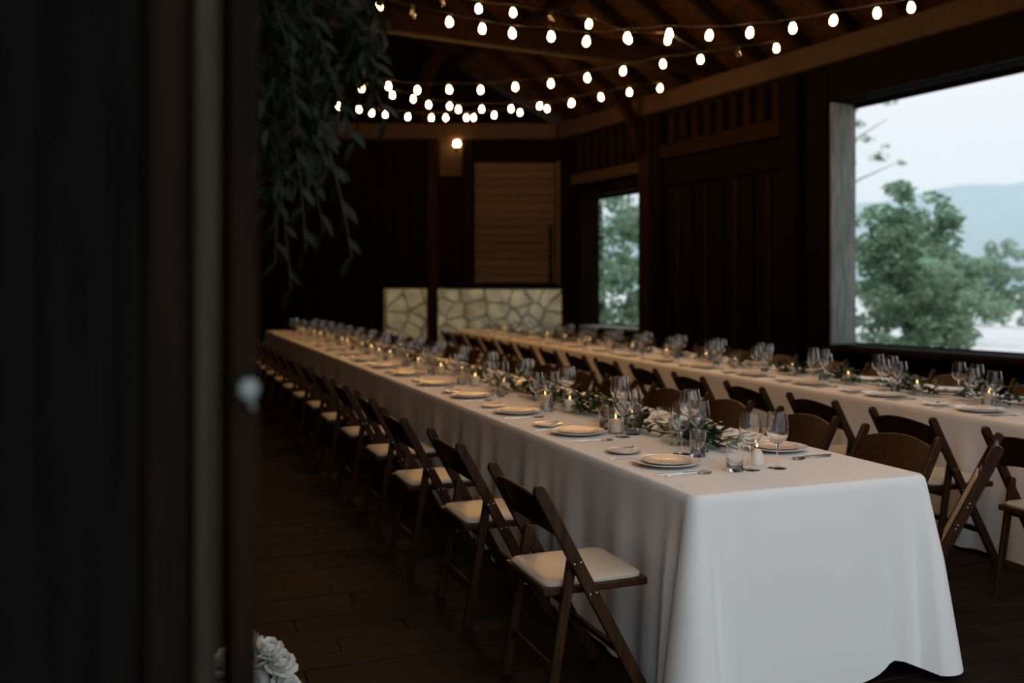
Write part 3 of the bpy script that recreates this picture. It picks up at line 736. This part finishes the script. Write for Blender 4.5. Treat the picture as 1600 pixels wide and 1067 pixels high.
for i in range(-2, 14):
    s = 0.20 + i * 0.80
    k = i + 2
    lab = CL + ORD[k] + ' from the right, near side of far table'
    chair(F2, s, -0.325 + R.uniform(-0.01, 0.01), 1, lab, 'chairs on the near side of the far table')
for i in range(-1, 14):
    s = 0.45 + i * 0.80
    chair(F2, s, W2 + 0.36 + R.uniform(-0.02, 0.02), -1, CL + ORD[i + 1] + ' from the right along the window wall', 'chairs along the window wall')

# ------------------------------------------------------------------ tableware prototypes (meshes)
g_ = MB(); g_.lathe([(0.004, 0.098), (0.018, 0.102), (0.033, 0.115), (0.042, 0.133), (0.0455, 0.152), (0.045, 0.172), (0.0415, 0.198), (0.037, 0.226), (0.0362, 0.226), (0.0405, 0.198), (0.044, 0.172), (0.0445, 0.152), (0.041, 0.134), (0.032, 0.117), (0.017, 0.104), (0.0, 0.101)], 28); bowl_me = g_.mesh('bowl', M['solidglass'], True)
g_ = MB(); g_.lathe([(0.0045, 0.006), (0.0035, 0.03), (0.0032, 0.06), (0.004, 0.085), (0.008, 0.0985)], 12); stem_me = g_.mesh('stem', M['solidglass'], True)
g_ = MB(); g_.lathe([(0.0, 0.0005), (0.036, 0.0005), (0.0375, 0.0018), (0.036, 0.003), (0.02, 0.0045), (0.0045, 0.0075)], 24); foot_me = g_.mesh('foot', M['solidglass'], True)
g_ = MB()
g_.lathe([(0.0, 0.0005), (0.036, 0.0005), (0.0375, 0.0018), (0.036, 0.003), (0.02, 0.0045), (0.0045, 0.0075), (0.0034, 0.05), (0.005, 0.09), (0.018, 0.102), (0.033, 0.115), (0.042, 0.133), (0.0455, 0.152), (0.045, 0.172), (0.0415, 0.198), (0.037, 0.226)], 18)
far_glass_me = g_.mesh('wine_glass', M['glass'], True)
g_ = MB(); g_.lathe([(0.0, 0.001), (0.031, 0.001), (0.033, 0.004), (0.0345, 0.06), (0.0355, 0.118), (0.0343, 0.118), (0.033, 0.06), (0.031, 0.014), (0.0, 0.012)], 24); tumbler_me = g_.mesh('water_glass', M['solidglass'], True)
g_ = MB(); g_.lathe([(0.0, 0.001), (0.037, 0.001), (0.039, 0.003), (0.039, 0.125), (0.0375, 0.125), (0.0375, 0.007), (0.0, 0.006)], 24); holder_me = g_.mesh('candle_holder', M['glass'], True)
g_ = MB(); g_.lathe([(0.0, 0.0), (0.029, 0.0), (0.031, 0.006), (0.031, 0.058), (0.029, 0.064), (0.02, 0.063), (0.0, 0.062)], 20); wax_me = g_.mesh('wax', M['wax'], True)
g_ = MB(); g_.lathe([(0.0, 0.0), (0.024, 0.0), (0.028, 0.006), (0.027, 0.03), (0.021, 0.055), (0.012, 0.064), (0.0, 0.066)], 20); wax2_me = g_.mesh('wax', M['wax'], True)
g_ = MB(); g_.tube([(0, 0, 0), (0.0005, 0, 0.006), (0.0015, 0, 0.011)], 0.0009, 5); wick_me = g_.mesh('wick', M['black'])
g_ = MB(); g_.lathe([(0.0005, 0.0), (0.0028, 0.004), (0.0033, 0.008), (0.0022, 0.014), (0.0004, 0.021)], 10); flame_me = g_.mesh('flame', M['flame'], True)
g_ = MB(); g_.lathe([(0.0, 0.001), (0.075, 0.001), (0.085, 0.004), (0.12, 0.012), (0.138, 0.0175), (0.140, 0.0195), (0.138, 0.0205), (0.118, 0.0155), (0.09, 0.008), (0.082, 0.0065), (0.0, 0.006)], 40); plate_me = g_.mesh('dinner_plate', M['china'], True)
g_ = MB(); g_.lathe([(0.0, 0.0), (0.055, 0.0), (0.064, 0.003), (0.092, 0.010), (0.102, 0.014), (0.1025, 0.0155), (0.101, 0.016), (0.09, 0.0125), (0.066, 0.0065), (0.06, 0.0055), (0.0, 0.005)], 36); salad_me = g_.mesh('salad_plate', M['cream'], True)
g_ = MB(); g_.lathe([(0.0, 0.001), (0.045, 0.001), (0.053, 0.004), (0.072, 0.010), (0.0785, 0.0135), (0.077, 0.0145), (0.068, 0.0115), (0.052, 0.0065), (0.0, 0.006)], 32); bread_me = g_.mesh('bread_plate', M['china'], True)
g_ = MB(); g_.lathe([(0.0772, 0.0146), (0.0792, 0.0152), (0.0797, 0.0138), (0.0790, 0.0130)], 32); rim_me = g_.mesh('gold_rim', M['gold'], True)
def flatware(kind):
    b = MB()
    def strip(pts):      # (y, halfwidth, z)
        vs = []; fs = []
        for y, hw, z in pts: vs += [(-hw, y, z), (hw, y, z), (hw * 0.8, y, z + 0.0026), (-hw * 0.8, y, z + 0.0026)]
        for k in range(len(pts) - 1):
            for i in range(4): fs.append((k * 4 + i, k * 4 + (i + 1) % 4, k * 4 + 4 + (i + 1) % 4, k * 4 + 4 + i))
        fs += [(3, 2, 1, 0), tuple(range(len(vs) - 4, len(vs)))]; b.add(vs, fs)
    if kind == 'knife': strip([(-0.12, 0.006, 0.001), (-0.115, 0.008, 0.001), (-0.02, 0.006, 0.001), (-0.005, 0.0055, 0.001), (0.0, 0.009, 0.001), (0.09, 0.0095, 0.001), (0.113, 0.006, 0.001), (0.12, 0.001, 0.001)])
    elif kind == 'spoon':
        strip([(-0.1, 0.007, 0.001), (-0.09, 0.008, 0.001), (0.0, 0.0035, 0.004), (0.035, 0.004, 0.004), (0.042, 0.012, 0.003), (0.06, 0.019, 0.0015), (0.08, 0.019, 0.0015), (0.095, 0.011, 0.003), (0.1, 0.003, 0.004)])
    else:
        strip([(-0.1, 0.007, 0.001), (-0.09, 0.008, 0.001), (0.0, 0.0035, 0.004), (0.03, 0.004, 0.004), (0.042, 0.012, 0.003), (0.055, 0.0125, 0.002)])
        for q in (-0.0098, -0.0033, 0.0033, 0.0098):
            b.add([(q - 0.0018, 0.05, 0.002), (q + 0.0018, 0.05, 0.002), (q + 0.001, 0.1, 0.004), (q - 0.001, 0.1, 0.004), (q, 0.05, 0.004), (q, 0.1, 0.005)], [(0, 1, 2, 3), (1, 4, 5, 2), (4, 0, 3, 5), (2, 5, 3)])
    return b.mesh(kind, M['steel'])
knife_me, fork_me, spoon_me = flatware('knife'), flatware('fork'), flatware('spoon')
bk = MB(); bk.v = [(p.co.x * 0.8, p.co.y * 0.62, p.co.z) for p in knife_me.vertices]; bk.f = [tuple(p.vertices) for p in knife_me.polygons]; bknife_me = bk.mesh('butter_knife', M['steel'])

def thing(name, me, loc, rz, label, cat, group): return tag(link(name, me, None, None, loc, (0, 0, rz)), label, cat, group)
def wine_glass(loc, label, near, group):
    if near:
        t = empty('wine_glass', loc, R.uniform(0, 6), label, 'glass', group)
        link('bowl', bowl_me, None, t); link('stem', stem_me, None, t); link('foot', foot_me, None, t); return t
    return thing('wine_glass', far_glass_me, loc, 0, label, 'glass', group)
def candle(loc, label, group, votive=False):
    t = empty('candle', loc, 0, label, 'candle', group)
    link('wax', wax2_me if votive else wax_me, None, t); z = 0.065 if votive else 0.061
    link('wick', wick_me, None, t, (0, 0, z)); link('flame', flame_me, None, t, (0.001, 0, z + 0.006)); return t

# place settings
def setting(F, tname, side, idx, s, W, near, glass_off, table_key, jit):
    """side 0: places on the near/left edge, side 1: places on the far/right edge"""
    C = (lambda c: c) if side == 0 else (lambda c: W - c)
    sg = 1
    place = '%s %s-side place from us, %s table' % (ORD[idx], ('aisle' if side == 0 else 'window'), tname)
    G = lambda k: '%s on the %s table' % (k, tname)
    rz = F.rz + (-math.pi / 2 if side == 0 else math.pi / 2)
    ds = jit.uniform(-0.015, 0.015)
    thing('dinner_plate', plate_me, F.p(s + ds, C(0.20), ZT), jit.uniform(0, 6), 'white china dinner plate at ' + place, 'plate', G('dinner plates'))
    thing('salad_plate', salad_me, F.p(s + ds, C(0.20), ZT + 0.0068), jit.uniform(0, 6), 'cream salad plate on the dinner plate at ' + place, 'plate', G('salad plates'))
    t = thing('bread_plate', bread_me, F.p(s + sg * 0.30, C(0.165), ZT), 0, 'small gold-rimmed bread plate at ' + place, 'plate', G('bread plates'))
    if near: link('gold_rim', rim_me, None, t)
    if near:
        thing('butter_knife', bknife_me, F.p(s + sg * 0.325, C(0.17), ZT + 0.0148), rz + 0.25, 'small butter knife on the bread plate at ' + place, 'knife', G('butter knives'))
    thing('knife', knife_me, F.p(s - sg * 0.185, C(0.17), ZT), rz + jit.uniform(-0.05, 0.05), 'steel table knife at ' + place, 'knife', G('table knives'))
    thing('spoon', spoon_me, F.p(s - sg * 0.215, C(0.18), ZT), rz + jit.uniform(-0.05, 0.05), 'steel spoon beside the knife at ' + place, 'spoon', G('spoons'))
    thing('fork', fork_me, F.p(s + sg * 0.175, C(0.13), ZT), rz + jit.uniform(-0.06, 0.06), 'steel fork left of the dinner plate at ' + place, 'fork', G('forks'))
    (a0, b0), (a1, b1), tm = glass_off
    wine_glass(F.p(s + a0, C(b0), ZT), 'clear wine glass nearer the plate at ' + place, near, G('wine glasses'))
    wine_glass(F.p(s + a1, C(b1), ZT), 'clear wine glass nearer the table middle at ' + place, near, G('wine glasses'))
    if tm: thing('water_glass', tumbler_me, F.p(s + tm[0], C(tm[1]), ZT), 0, 'straight clear water glass at ' + place, 'glass', G('water glasses'))
jit = random.Random(21)
for i in range(16):
    s = 0.54 + i * 0.845
    go = ((0.18, 0.385), (0.215, 0.50), (0.105, 0.42)) if i == 0 else (((-0.155, 0.365), (-0.10, 0.45), (0.10, 0.40)) if i == 1 else ((0.08 + jit.uniform(-0.05, 0.05), 0.36), (0.12 + jit.uniform(-0.04, 0.04), 0.455), (-0.03 + jit.uniform(-0.04, 0.04), 0.39)))
    setting(F1, 'nearest', 0, i, s, W1, i < 6, go, 'a', jit)
for i in range(18):
    s = 0.66 + i * 0.725
    if s > 13.4: break
    go = ((-0.355, W1 - 0.575), (-0.345, W1 - 0.455), (-0.34, W1 - 0.385)) if i == 0 else ((-0.20 + jit.uniform(-0.02, 0.02), 0.32), (-0.26 + jit.uniform(-0.02, 0.02), 0.375), (-0.04, 0.375) if i % 2 else None)
    setting(F1, 'nearest', 1, i, s, W1, i < 4, go, 'b', jit)
for i in range(15):
    s = 0.42 + (i - 1) * 0.80
    setting(F2, 'far', 0, i, s, W2, i < 3, ((0.05, 0.375), (0.25, 0.40), (0.13, 0.40)), 'c', jit)
    setting(F2, 'far', 1, i, s + 0.1, W2, i < 3, ((-0.22, 0.32), (-0.40, 0.345), None), 'd', jit)

# candles down the middle
cs = [(0.40, 0.545, 1, 0), (0.93, 0.485, 0, 2), (1.345, 0.385, 0, 1), (1.40, 0.505, 1, 1), (2.15, 0.50, 0, 1), (2.42, 0.455, 0, 1)]
s = 3.15
while s < 13.3: cs.append((s + jit.uniform(-0.1, 0.1), 0.47 + jit.uniform(-0.03, 0.03), jit.randint(0, 1), 1)); s += 0.55
for k, (s, c, vot, hold) in enumerate(cs):
    if hold == 2: thing('candle_holder', holder_me, F1.p(s, c, ZT), 0, 'empty straight glass holder standing before the greenery on the nearest table', 'glass', 'candle holders on the nearest table'); continue
    e = ('lit egg-shaped white candle by the two wine glasses at the near table end' if k == 0 else 'lit white candle in glass, %s from us on the nearest table' % ORD[k])
    candle(F1.p(s, c, ZT + (0.0075 if hold else 0.0)), e, 'candles on the nearest table', bool(vot))
    if hold: thing('candle_holder', holder_me, F1.p(s, c, ZT), 0, 'clear glass holder around the %s candle from us on the nearest table' % ORD[k], 'candle holder', 'candle holders on the nearest table')
for k in range(17):
    s = -0.1 + k * 0.72 + jit.uniform(-0.12, 0.12); c = 0.50 + jit.uniform(-0.04, 0.03)
    candle(F2.p(s, c, ZT + 0.0075), 'lit white candle, %s from the right on the far table' % ORD[k], 'candles on the far table', k % 2 == 0)
    thing('candle_holder', holder_me, F2.p(s, c, ZT), 0, 'clear glass holder around the %s candle from the right on the far table' % ORD[k], 'candle holder', 'candle holders on the far table')

# ------------------------------------------------------------------ greenery garlands
def leaf_mesh(name, m, L=0.06, W=0.028, curl=0.25):
    b = MB(); n = 5; vs = []
    for i in range(n + 1):
        t = i / n; hw = W / 2 * math.sin(math.pi * min(1, t * 0.92 + 0.06)) ** 0.8; x = L * t; z = -curl * L * t * t
        vs += [(x, -hw, z + hw * 0.35), (x, 0, z), (x, hw, z + hw * 0.35)]
    fs = []
    for i in range(n):
        for k in range(2): fs.append((i * 3 + k, i * 3 + 3 + k, i * 3 + 4 + k, i * 3 + 1 + k))
    b.add(vs, fs); return b.mesh(name, m, True)
leafA = leaf_mesh('leaf', M['leaf'], 0.072, 0.038); leafB = leaf_mesh('leaf', M['leaf'], 0.058, 0.028, 0.4); leafC = leaf_mesh('leaf', M['leaf'], 0.085, 0.032, 0.15)
fb = MB()
for i in range(5):
    a = i * 1.2566; ca, sa = math.cos(a), math.sin(a)
    fb.add([(0, 0, 0), (0.006 * ca - 0.004 * sa, 0.006 * sa + 0.004 * ca, 0.004), (0.012 * ca, 0.012 * sa, 0.006), (0.006 * ca + 0.004 * sa, 0.006 * sa - 0.004 * ca, 0.004)], [(0, 1, 2, 3)])
blossom_me = fb.mesh('blossom', M['petal'], True)
def garland(F, s0, s1, c0, label, nnear, snear, seed, gap):
    rnd = random.Random(seed)
    t = empty('garland', F.p((s0 + s1) / 2, c0, ZT), F.rz, label, 'garland', 'table garlands')
    m0 = (s0 + s1) / 2
    st = MB(); pts = []
    s = s0
    while s <= s1: pts.append((0.03 * math.sin(s * 3.1) + rnd.uniform(-0.01, 0.01), s - m0, 0.014 + rnd.uniform(0, 0.008))); s += 0.12
    st.tube(pts, 0.004, 5); st.obj('stem', M['stem'], t)
    def dens(s): return 0.10 + 0.90 * (0.5 + 0.5 * math.sin(s * 2 * math.pi / gap + seed)) ** 1.3
    def one(s):
        while True:
            c = rnd.gauss(0, 0.045)
            if abs(c) < 0.11: break
        z = 0.012 + abs(rnd.gauss(0, 0.055)) * (0.3 + 0.7 * dens(s)); z = min(z, 0.105)
        loc = (c + 0.03 * math.sin(s * 3.1), s - m0, z)
        rot = (rnd.uniform(-0.5, 0.5), rnd.uniform(-0.9, -0.1) if z > 0.03 else rnd.uniform(-0.6, -0.25), rnd.uniform(0, 6.28)); return loc, rot
    k = 0
    while k < nnear:
        s = rnd.uniform(s0 + 0.03, snear)
        if rnd.random() > dens(s): continue
        loc, rot = one(s); o = link('leaf', rnd.choice((leafA, leafA, leafB, leafC)), None, t, loc, rot); k += 1
        q = rnd.uniform(0.8, 1.25); o.scale = (q, q, q)
    for _ in range(26):
        s = rnd.uniform(s0 + 0.05, snear); loc, rot = one(s); link('blossom', blossom_me, None, t, (loc[0], loc[1], loc[2] + 0.03), (rot[0] * 0.6, 0, rot[2]))
    b = MB()
    for q_ in range(int((s1 - snear) * 130) + 420):
        s = rnd.uniform(snear, s1) if q_ >= 420 else rnd.uniform(s0 + 0.03, snear)
        if rnd.random() > dens(s): continue
        loc, rot = one(s); Mx = Matrix.Translation(loc) @ (Matrix.Rotation(rot[2], 4, 'Z') @ Matrix.Rotation(rot[1], 4, 'Y'))
        me = leafA if rnd.random() < 0.6 else leafC
        b.add([Mx @ v.co for v in me.vertices], [tuple(p.vertices) for p in me.polygons])
    tag(b.obj('far_foliage', M['leaf'], t, True), kind='stuff')
garland(F1, 0.62, 13.4, 0.575, 'dark green leafy garland with tiny white blossoms along the nearest table', 290, 3.4, 5, 0.62)
garland(F2, -0.9, 11.6, 0.53, 'dark green leafy garland along the middle of the far table', 270, 3.2, 8, 0.7)

# ------------------------------------------------------------------ string lights
b = MB(); b.lathe([(0.013, -0.040), (0.0165, -0.048), (0.026, -0.068), (0.0295, -0.088), (0.027, -0.106), (0.018, -0.120), (0.004, -0.126)], 12, caps=(True, True)); bulb_me = b.mesh('light_bulb', M['bulb'], True)
bd = MB(); bd.v = list(b.v); bd.f = list(b.f); dead_me = bd.mesh('light_bulb', M['deadbulb'], True)
b = MB(); b.lathe([(0.006, 0.0), (0.012, -0.006), (0.014, -0.02), (0.0145, -0.042), (0.011, -0.046)], 10, caps=(True, True)); sock_me = b.mesh('socket', M['black'], True)
def px(x, y, Y): return Vector(((x - 800) / 1450 * Y, Y, EYE - (y - 452) / 1450 * Y))
def string(label, nodes, dead=()):
    """nodes: (position of the bulb centre) along the cable"""
    pts = [Vector(p) for p in nodes]
    base = pts[len(pts) // 2].copy()
    t = empty('string_light', base, 0, label, 'string lights', 'festoon lights under the roof')
    cable = []
    for i, p in enumerate(pts):
        q = p + Vector((0, 0, 0.085))
        if i:
            a = pts[i - 1] + Vector((0, 0, 0.085)); cable.append((a + q) / 2 + Vector((0, 0, -0.012)) - base)
        cable.append(q - base)
    c = MB(); c.tube(cable, 0.0028, 5); c.obj('cable', M['black'], t, True)
    for i, p in enumerate(pts):
        if i in (0, len(pts) - 1): continue
        o = link('light_bulb', dead_me if i in dead else bulb_me, None, t, p + Vector((0, 0, 0.085)) - base, (R.uniform(-0.12, 0.12), R.uniform(-0.12, 0.12), 0))
        link('socket', sock_me, None, o)
def lerpY(lst, y0, y1):
    x0, x1 = lst[0][0], lst[-1][0]
    return [px(x, y, y0 + (y1 - y0) * (x - x0) / (x1 - x0)) for x, y in lst]
string('nearest festoon string, sweeping from the upper right down to the roof beam at upper left',
       [FR.p(9.5, -1.1, 4.75)] + lerpY([(1423, 12), (1370, 21), (1304, 32), (1239, 44), (1173, 51), (1109, 56), (1046, 54), (981, 59), (918, 65), (861, 57), (799, 53), (753, 45), (701, 35), (645, 22), (592, 9)], 8.0, 8.6) + [px(520, -14, 8.7)], (14,))
string('short festoon string crossing high above the nearest one at top centre',
       [px(640, -4, 9.4)] + lerpY([(692, 4), (747, 14), (801, 20), (861, 29), (921, 38), (981, 62), (1043, 63)], 9.4, 9.9) + [px(1110, 98, 11)], (1, 4))
string('middle festoon string, sagging from the right wall beam across the centre',
       [FR.p(6.6, -0.5, 4.75)] + lerpY([(1213, 76), (1154, 84), (1095, 93), (1035, 100), (975, 111), (917, 122), (860, 131), (805, 136), (752, 141), (701, 140), (652, 141), (607, 135)], 10.0, 11.2) + [px(560, 128, 11.4)], (2,))
string('lower festoon string ending at the right wall post, above the brightest cluster',
       [FR.p(2.9, -0.3, 4.55)] + lerpY([(1032, 138), (983, 144), (938, 152), (893, 161), (844, 166), (798, 170), (753, 171), (717, 171), (703, 166), (669, 164), (646, 155), (613, 149), (566, 139)], 12.6, 13.4) + [px(530, 120, 13.5)])
string('lowest and farthest festoon string, hanging just above the wall lamp',
       [px(930, 150, 14.6)] + lerpY([(893, 162), (855, 170), (812, 176), (773, 180), (740, 184), (728, 184), (696, 184), (675, 184), (638, 183), (603, 179), (582, 177), (560, 171), (529, 166)], 14.4, 14.0) + [px(490, 150, 14.0)])

for lab, (sa, ca, sb, cb, n, z) in (('added festoon string overhead nearest the doorway, unseen, warming the near cloth', (13.0, -2.5, 12.0, -10.2, 10, 4.0)), ('second added festoon string overhead from the doorway, unseen, warming the near cloth', (10.9, -2.2, 10.2, -10.2, 10, 4.0))):  # unseen strings added overhead to throw warm light on the near cloth
    nodes = []
    for i in range(n + 2):
        k = i / (n + 1); p = FR.p(sa + (sb - sa) * k, ca + (cb - ca) * k, 0); p.z = z + 0.9 * (2 * k - 1) ** 2; nodes.append(p)
    string(lab, nodes)

# wall lamp
wlp = Vector(((714 - 800) / 1450 * 17.35, 17.36, EYE + 227 * 17.36 / 1450))
t = empty('wall_lamp', wlp, 0, 'small glowing wall lamp on the back wall post below the strings', 'lamp')
b = MB(); b.lathe([(0.0, -0.07), (0.05, -0.05), (0.066, 0.0), (0.055, 0.045), (0.03, 0.065), (0.0, 0.07)], 16); b.obj('globe', M['wallbulb'], t, True)
b = MB(); b.lathe([(0.05, -0.13), (0.05, -0.11), (0.03, -0.075), (0.045, -0.06), (0.05, -0.052)], 14, caps=(True, False)); b.tube([(0, 0, -0.12), (0, 0.1, -0.14), (0, 0.18, -0.12)], 0.012); b.obj('bracket', M['black'], t, True)

# ------------------------------------------------------------------ hanging greenery by the doorway
t = empty('hanging_greenery', (-0.724, 2.114, 2.40), 0, 'dark green leafy branches hanging beside the doorway at upper left', 'greenery')
base = Vector((-0.724, 2.114, 2.40))
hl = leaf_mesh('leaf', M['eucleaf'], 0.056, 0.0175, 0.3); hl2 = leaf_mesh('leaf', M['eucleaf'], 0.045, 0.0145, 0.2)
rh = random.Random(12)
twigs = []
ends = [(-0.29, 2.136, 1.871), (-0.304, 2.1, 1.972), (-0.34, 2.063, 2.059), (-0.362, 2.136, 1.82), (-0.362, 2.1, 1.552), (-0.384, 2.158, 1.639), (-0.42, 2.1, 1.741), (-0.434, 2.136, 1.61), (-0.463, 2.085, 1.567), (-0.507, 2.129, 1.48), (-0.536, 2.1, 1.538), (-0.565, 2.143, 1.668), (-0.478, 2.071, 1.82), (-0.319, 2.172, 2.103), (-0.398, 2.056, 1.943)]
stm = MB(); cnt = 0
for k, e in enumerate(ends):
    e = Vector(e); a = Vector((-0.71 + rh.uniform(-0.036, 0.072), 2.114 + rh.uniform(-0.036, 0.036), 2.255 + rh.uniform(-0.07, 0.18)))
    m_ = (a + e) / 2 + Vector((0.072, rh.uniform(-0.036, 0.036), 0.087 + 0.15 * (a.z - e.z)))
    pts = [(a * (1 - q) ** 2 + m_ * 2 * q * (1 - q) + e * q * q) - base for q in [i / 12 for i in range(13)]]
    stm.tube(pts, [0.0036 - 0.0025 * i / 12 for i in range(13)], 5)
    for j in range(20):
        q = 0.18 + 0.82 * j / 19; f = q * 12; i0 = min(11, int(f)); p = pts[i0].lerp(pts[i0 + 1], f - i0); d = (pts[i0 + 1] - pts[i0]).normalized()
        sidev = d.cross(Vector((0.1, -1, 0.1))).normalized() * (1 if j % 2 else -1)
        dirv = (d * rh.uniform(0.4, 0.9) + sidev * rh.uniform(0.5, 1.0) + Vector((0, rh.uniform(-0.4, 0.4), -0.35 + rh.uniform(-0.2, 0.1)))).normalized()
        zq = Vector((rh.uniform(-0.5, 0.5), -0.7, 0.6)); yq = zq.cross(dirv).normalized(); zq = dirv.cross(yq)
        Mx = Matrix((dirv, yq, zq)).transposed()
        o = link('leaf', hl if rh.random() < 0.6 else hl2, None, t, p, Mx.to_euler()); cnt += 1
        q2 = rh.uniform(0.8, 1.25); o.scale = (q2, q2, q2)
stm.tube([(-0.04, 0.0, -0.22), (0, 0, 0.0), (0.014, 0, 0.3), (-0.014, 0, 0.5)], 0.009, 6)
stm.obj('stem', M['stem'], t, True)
bf = MB()
for _ in range(1500):
    p = Vector((rh.uniform(0.015, 0.435), rh.uniform(-0.07, 0.10), rh.uniform(-0.69, 0.30)))
    if p.x > 0.435 + 0.75 * min(0, p.z + 0.40): continue
    Mx = Matrix.Translation(p) @ Matrix.Rotation(rh.uniform(0, 6.28), 4, 'Z') @ Matrix.Rotation(rh.uniform(0.1, 1.3), 4, 'Y') @ Matrix.Rotation(rh.uniform(-0.8, 0.8), 4, 'X')
    bf.add([Mx @ v.co for v in hl2.vertices], [tuple(q.vertices) for q in hl2.polygons])
tag(bf.obj('inner_foliage', M['eucleaf'], t, True), kind='stuff')

# ------------------------------------------------------------------ white flowers at the foot of the entry post
fb0 = Vector((-0.862, 3.06, 0.0))
t = empty('flower_arrangement', fb0, 0, 'white roses in a low basket on the floor beside the doorway', 'flowers')
b = MB(); b.lathe([(0.0, 0.001), (0.09, 0.001), (0.11, 0.03), (0.125, 0.10), (0.12, 0.12), (0.11, 0.12), (0.11, 0.10), (0.0, 0.09)], 20); b.obj('basket', M['basket'], t, True)
def rose():
    b = MB()
    for ring, (n, r, tilt, sz) in enumerate(((3, 0.006, 0.12, 0.022), (5, 0.013, 0.38, 0.028), (6, 0.021, 0.75, 0.032), (6, 0.026, 1.15, 0.034))):
        for i in range(n):
            a = 2 * math.pi * (i + 0.37 * ring) / n + R.uniform(-0.1, 0.1); Mx = Matrix.Rotation(a, 4, 'Z') @ Matrix.Translation((r * 0.5, 0, 0.004 * (3 - ring))) @ Matrix.Rotation(tilt, 4, 'Y')
            vs = []; fs = []; N = 5
            for u in range(N):
                for v in range(N):
                    y = (v / (N - 1) - 0.5) * sz * 1.5 * math.sin(math.pi * (0.22 + 0.62 * u / (N - 1))); zz = sz * 1.25 * u / (N - 1)
                    x = 0.25 * sz * math.sin(math.pi * u / (N - 1)) - 14 * y * y + 0.10 * sz * (u / (N - 1)) ** 3
                    vs.append(Mx @ Vector((x, y, zz)))
            for u in range(N - 1):
                for v in range(N - 1): fs.append((u * N + v, u * N + v + 1, u * N + N + v + 1, u * N + N + v))
            b.add(vs, fs)
    return b.mesh('bloom', M['petal'], True)
rose_me = rose()
stb = MB()
for (x, y, z, q) in ((0.01, 0.0, 0.24, 1.35), (0.055, 0.01, 0.275, 1.1), (0.09, 0.0, 0.235, 1.2), (0.115, -0.02, 0.165, 1.15), (0.02, -0.05, 0.17, 1.4), (0.085, -0.06, 0.125, 1.0), (-0.06, -0.01, 0.25, 1.3), (-0.09, 0.03, 0.19, 1.2), (-0.03, 0.05, 0.28, 1.2), (0.07, 0.06, 0.21, 1.0), (-0.05, -0.08, 0.16, 1.1)):
    d = Vector((x, y - 0.05, z - 0.05)).normalized(); o = link('bloom', rose_me, None, t, (x, y, z), d.to_track_quat('Z', 'Y').to_euler()); o.scale = (q, q, q)
    stb.tube([(x * 0.4, y * 0.4, 0.095), (x * 0.8, y * 0.8, 0.5 * z + 0.05), (x, y, z + 0.004)], 0.003, 5)
stb.obj('flower_stem', M['stem'], t)
for i in range(16):
    a = R.uniform(0, 6.28); r = R.uniform(0.05, 0.1)
    link('leaf', leafC, None, t, (r * math.cos(a), r * math.sin(a), R.uniform(0.12, 0.2)), (0, R.uniform(-0.6, 0.4), a))
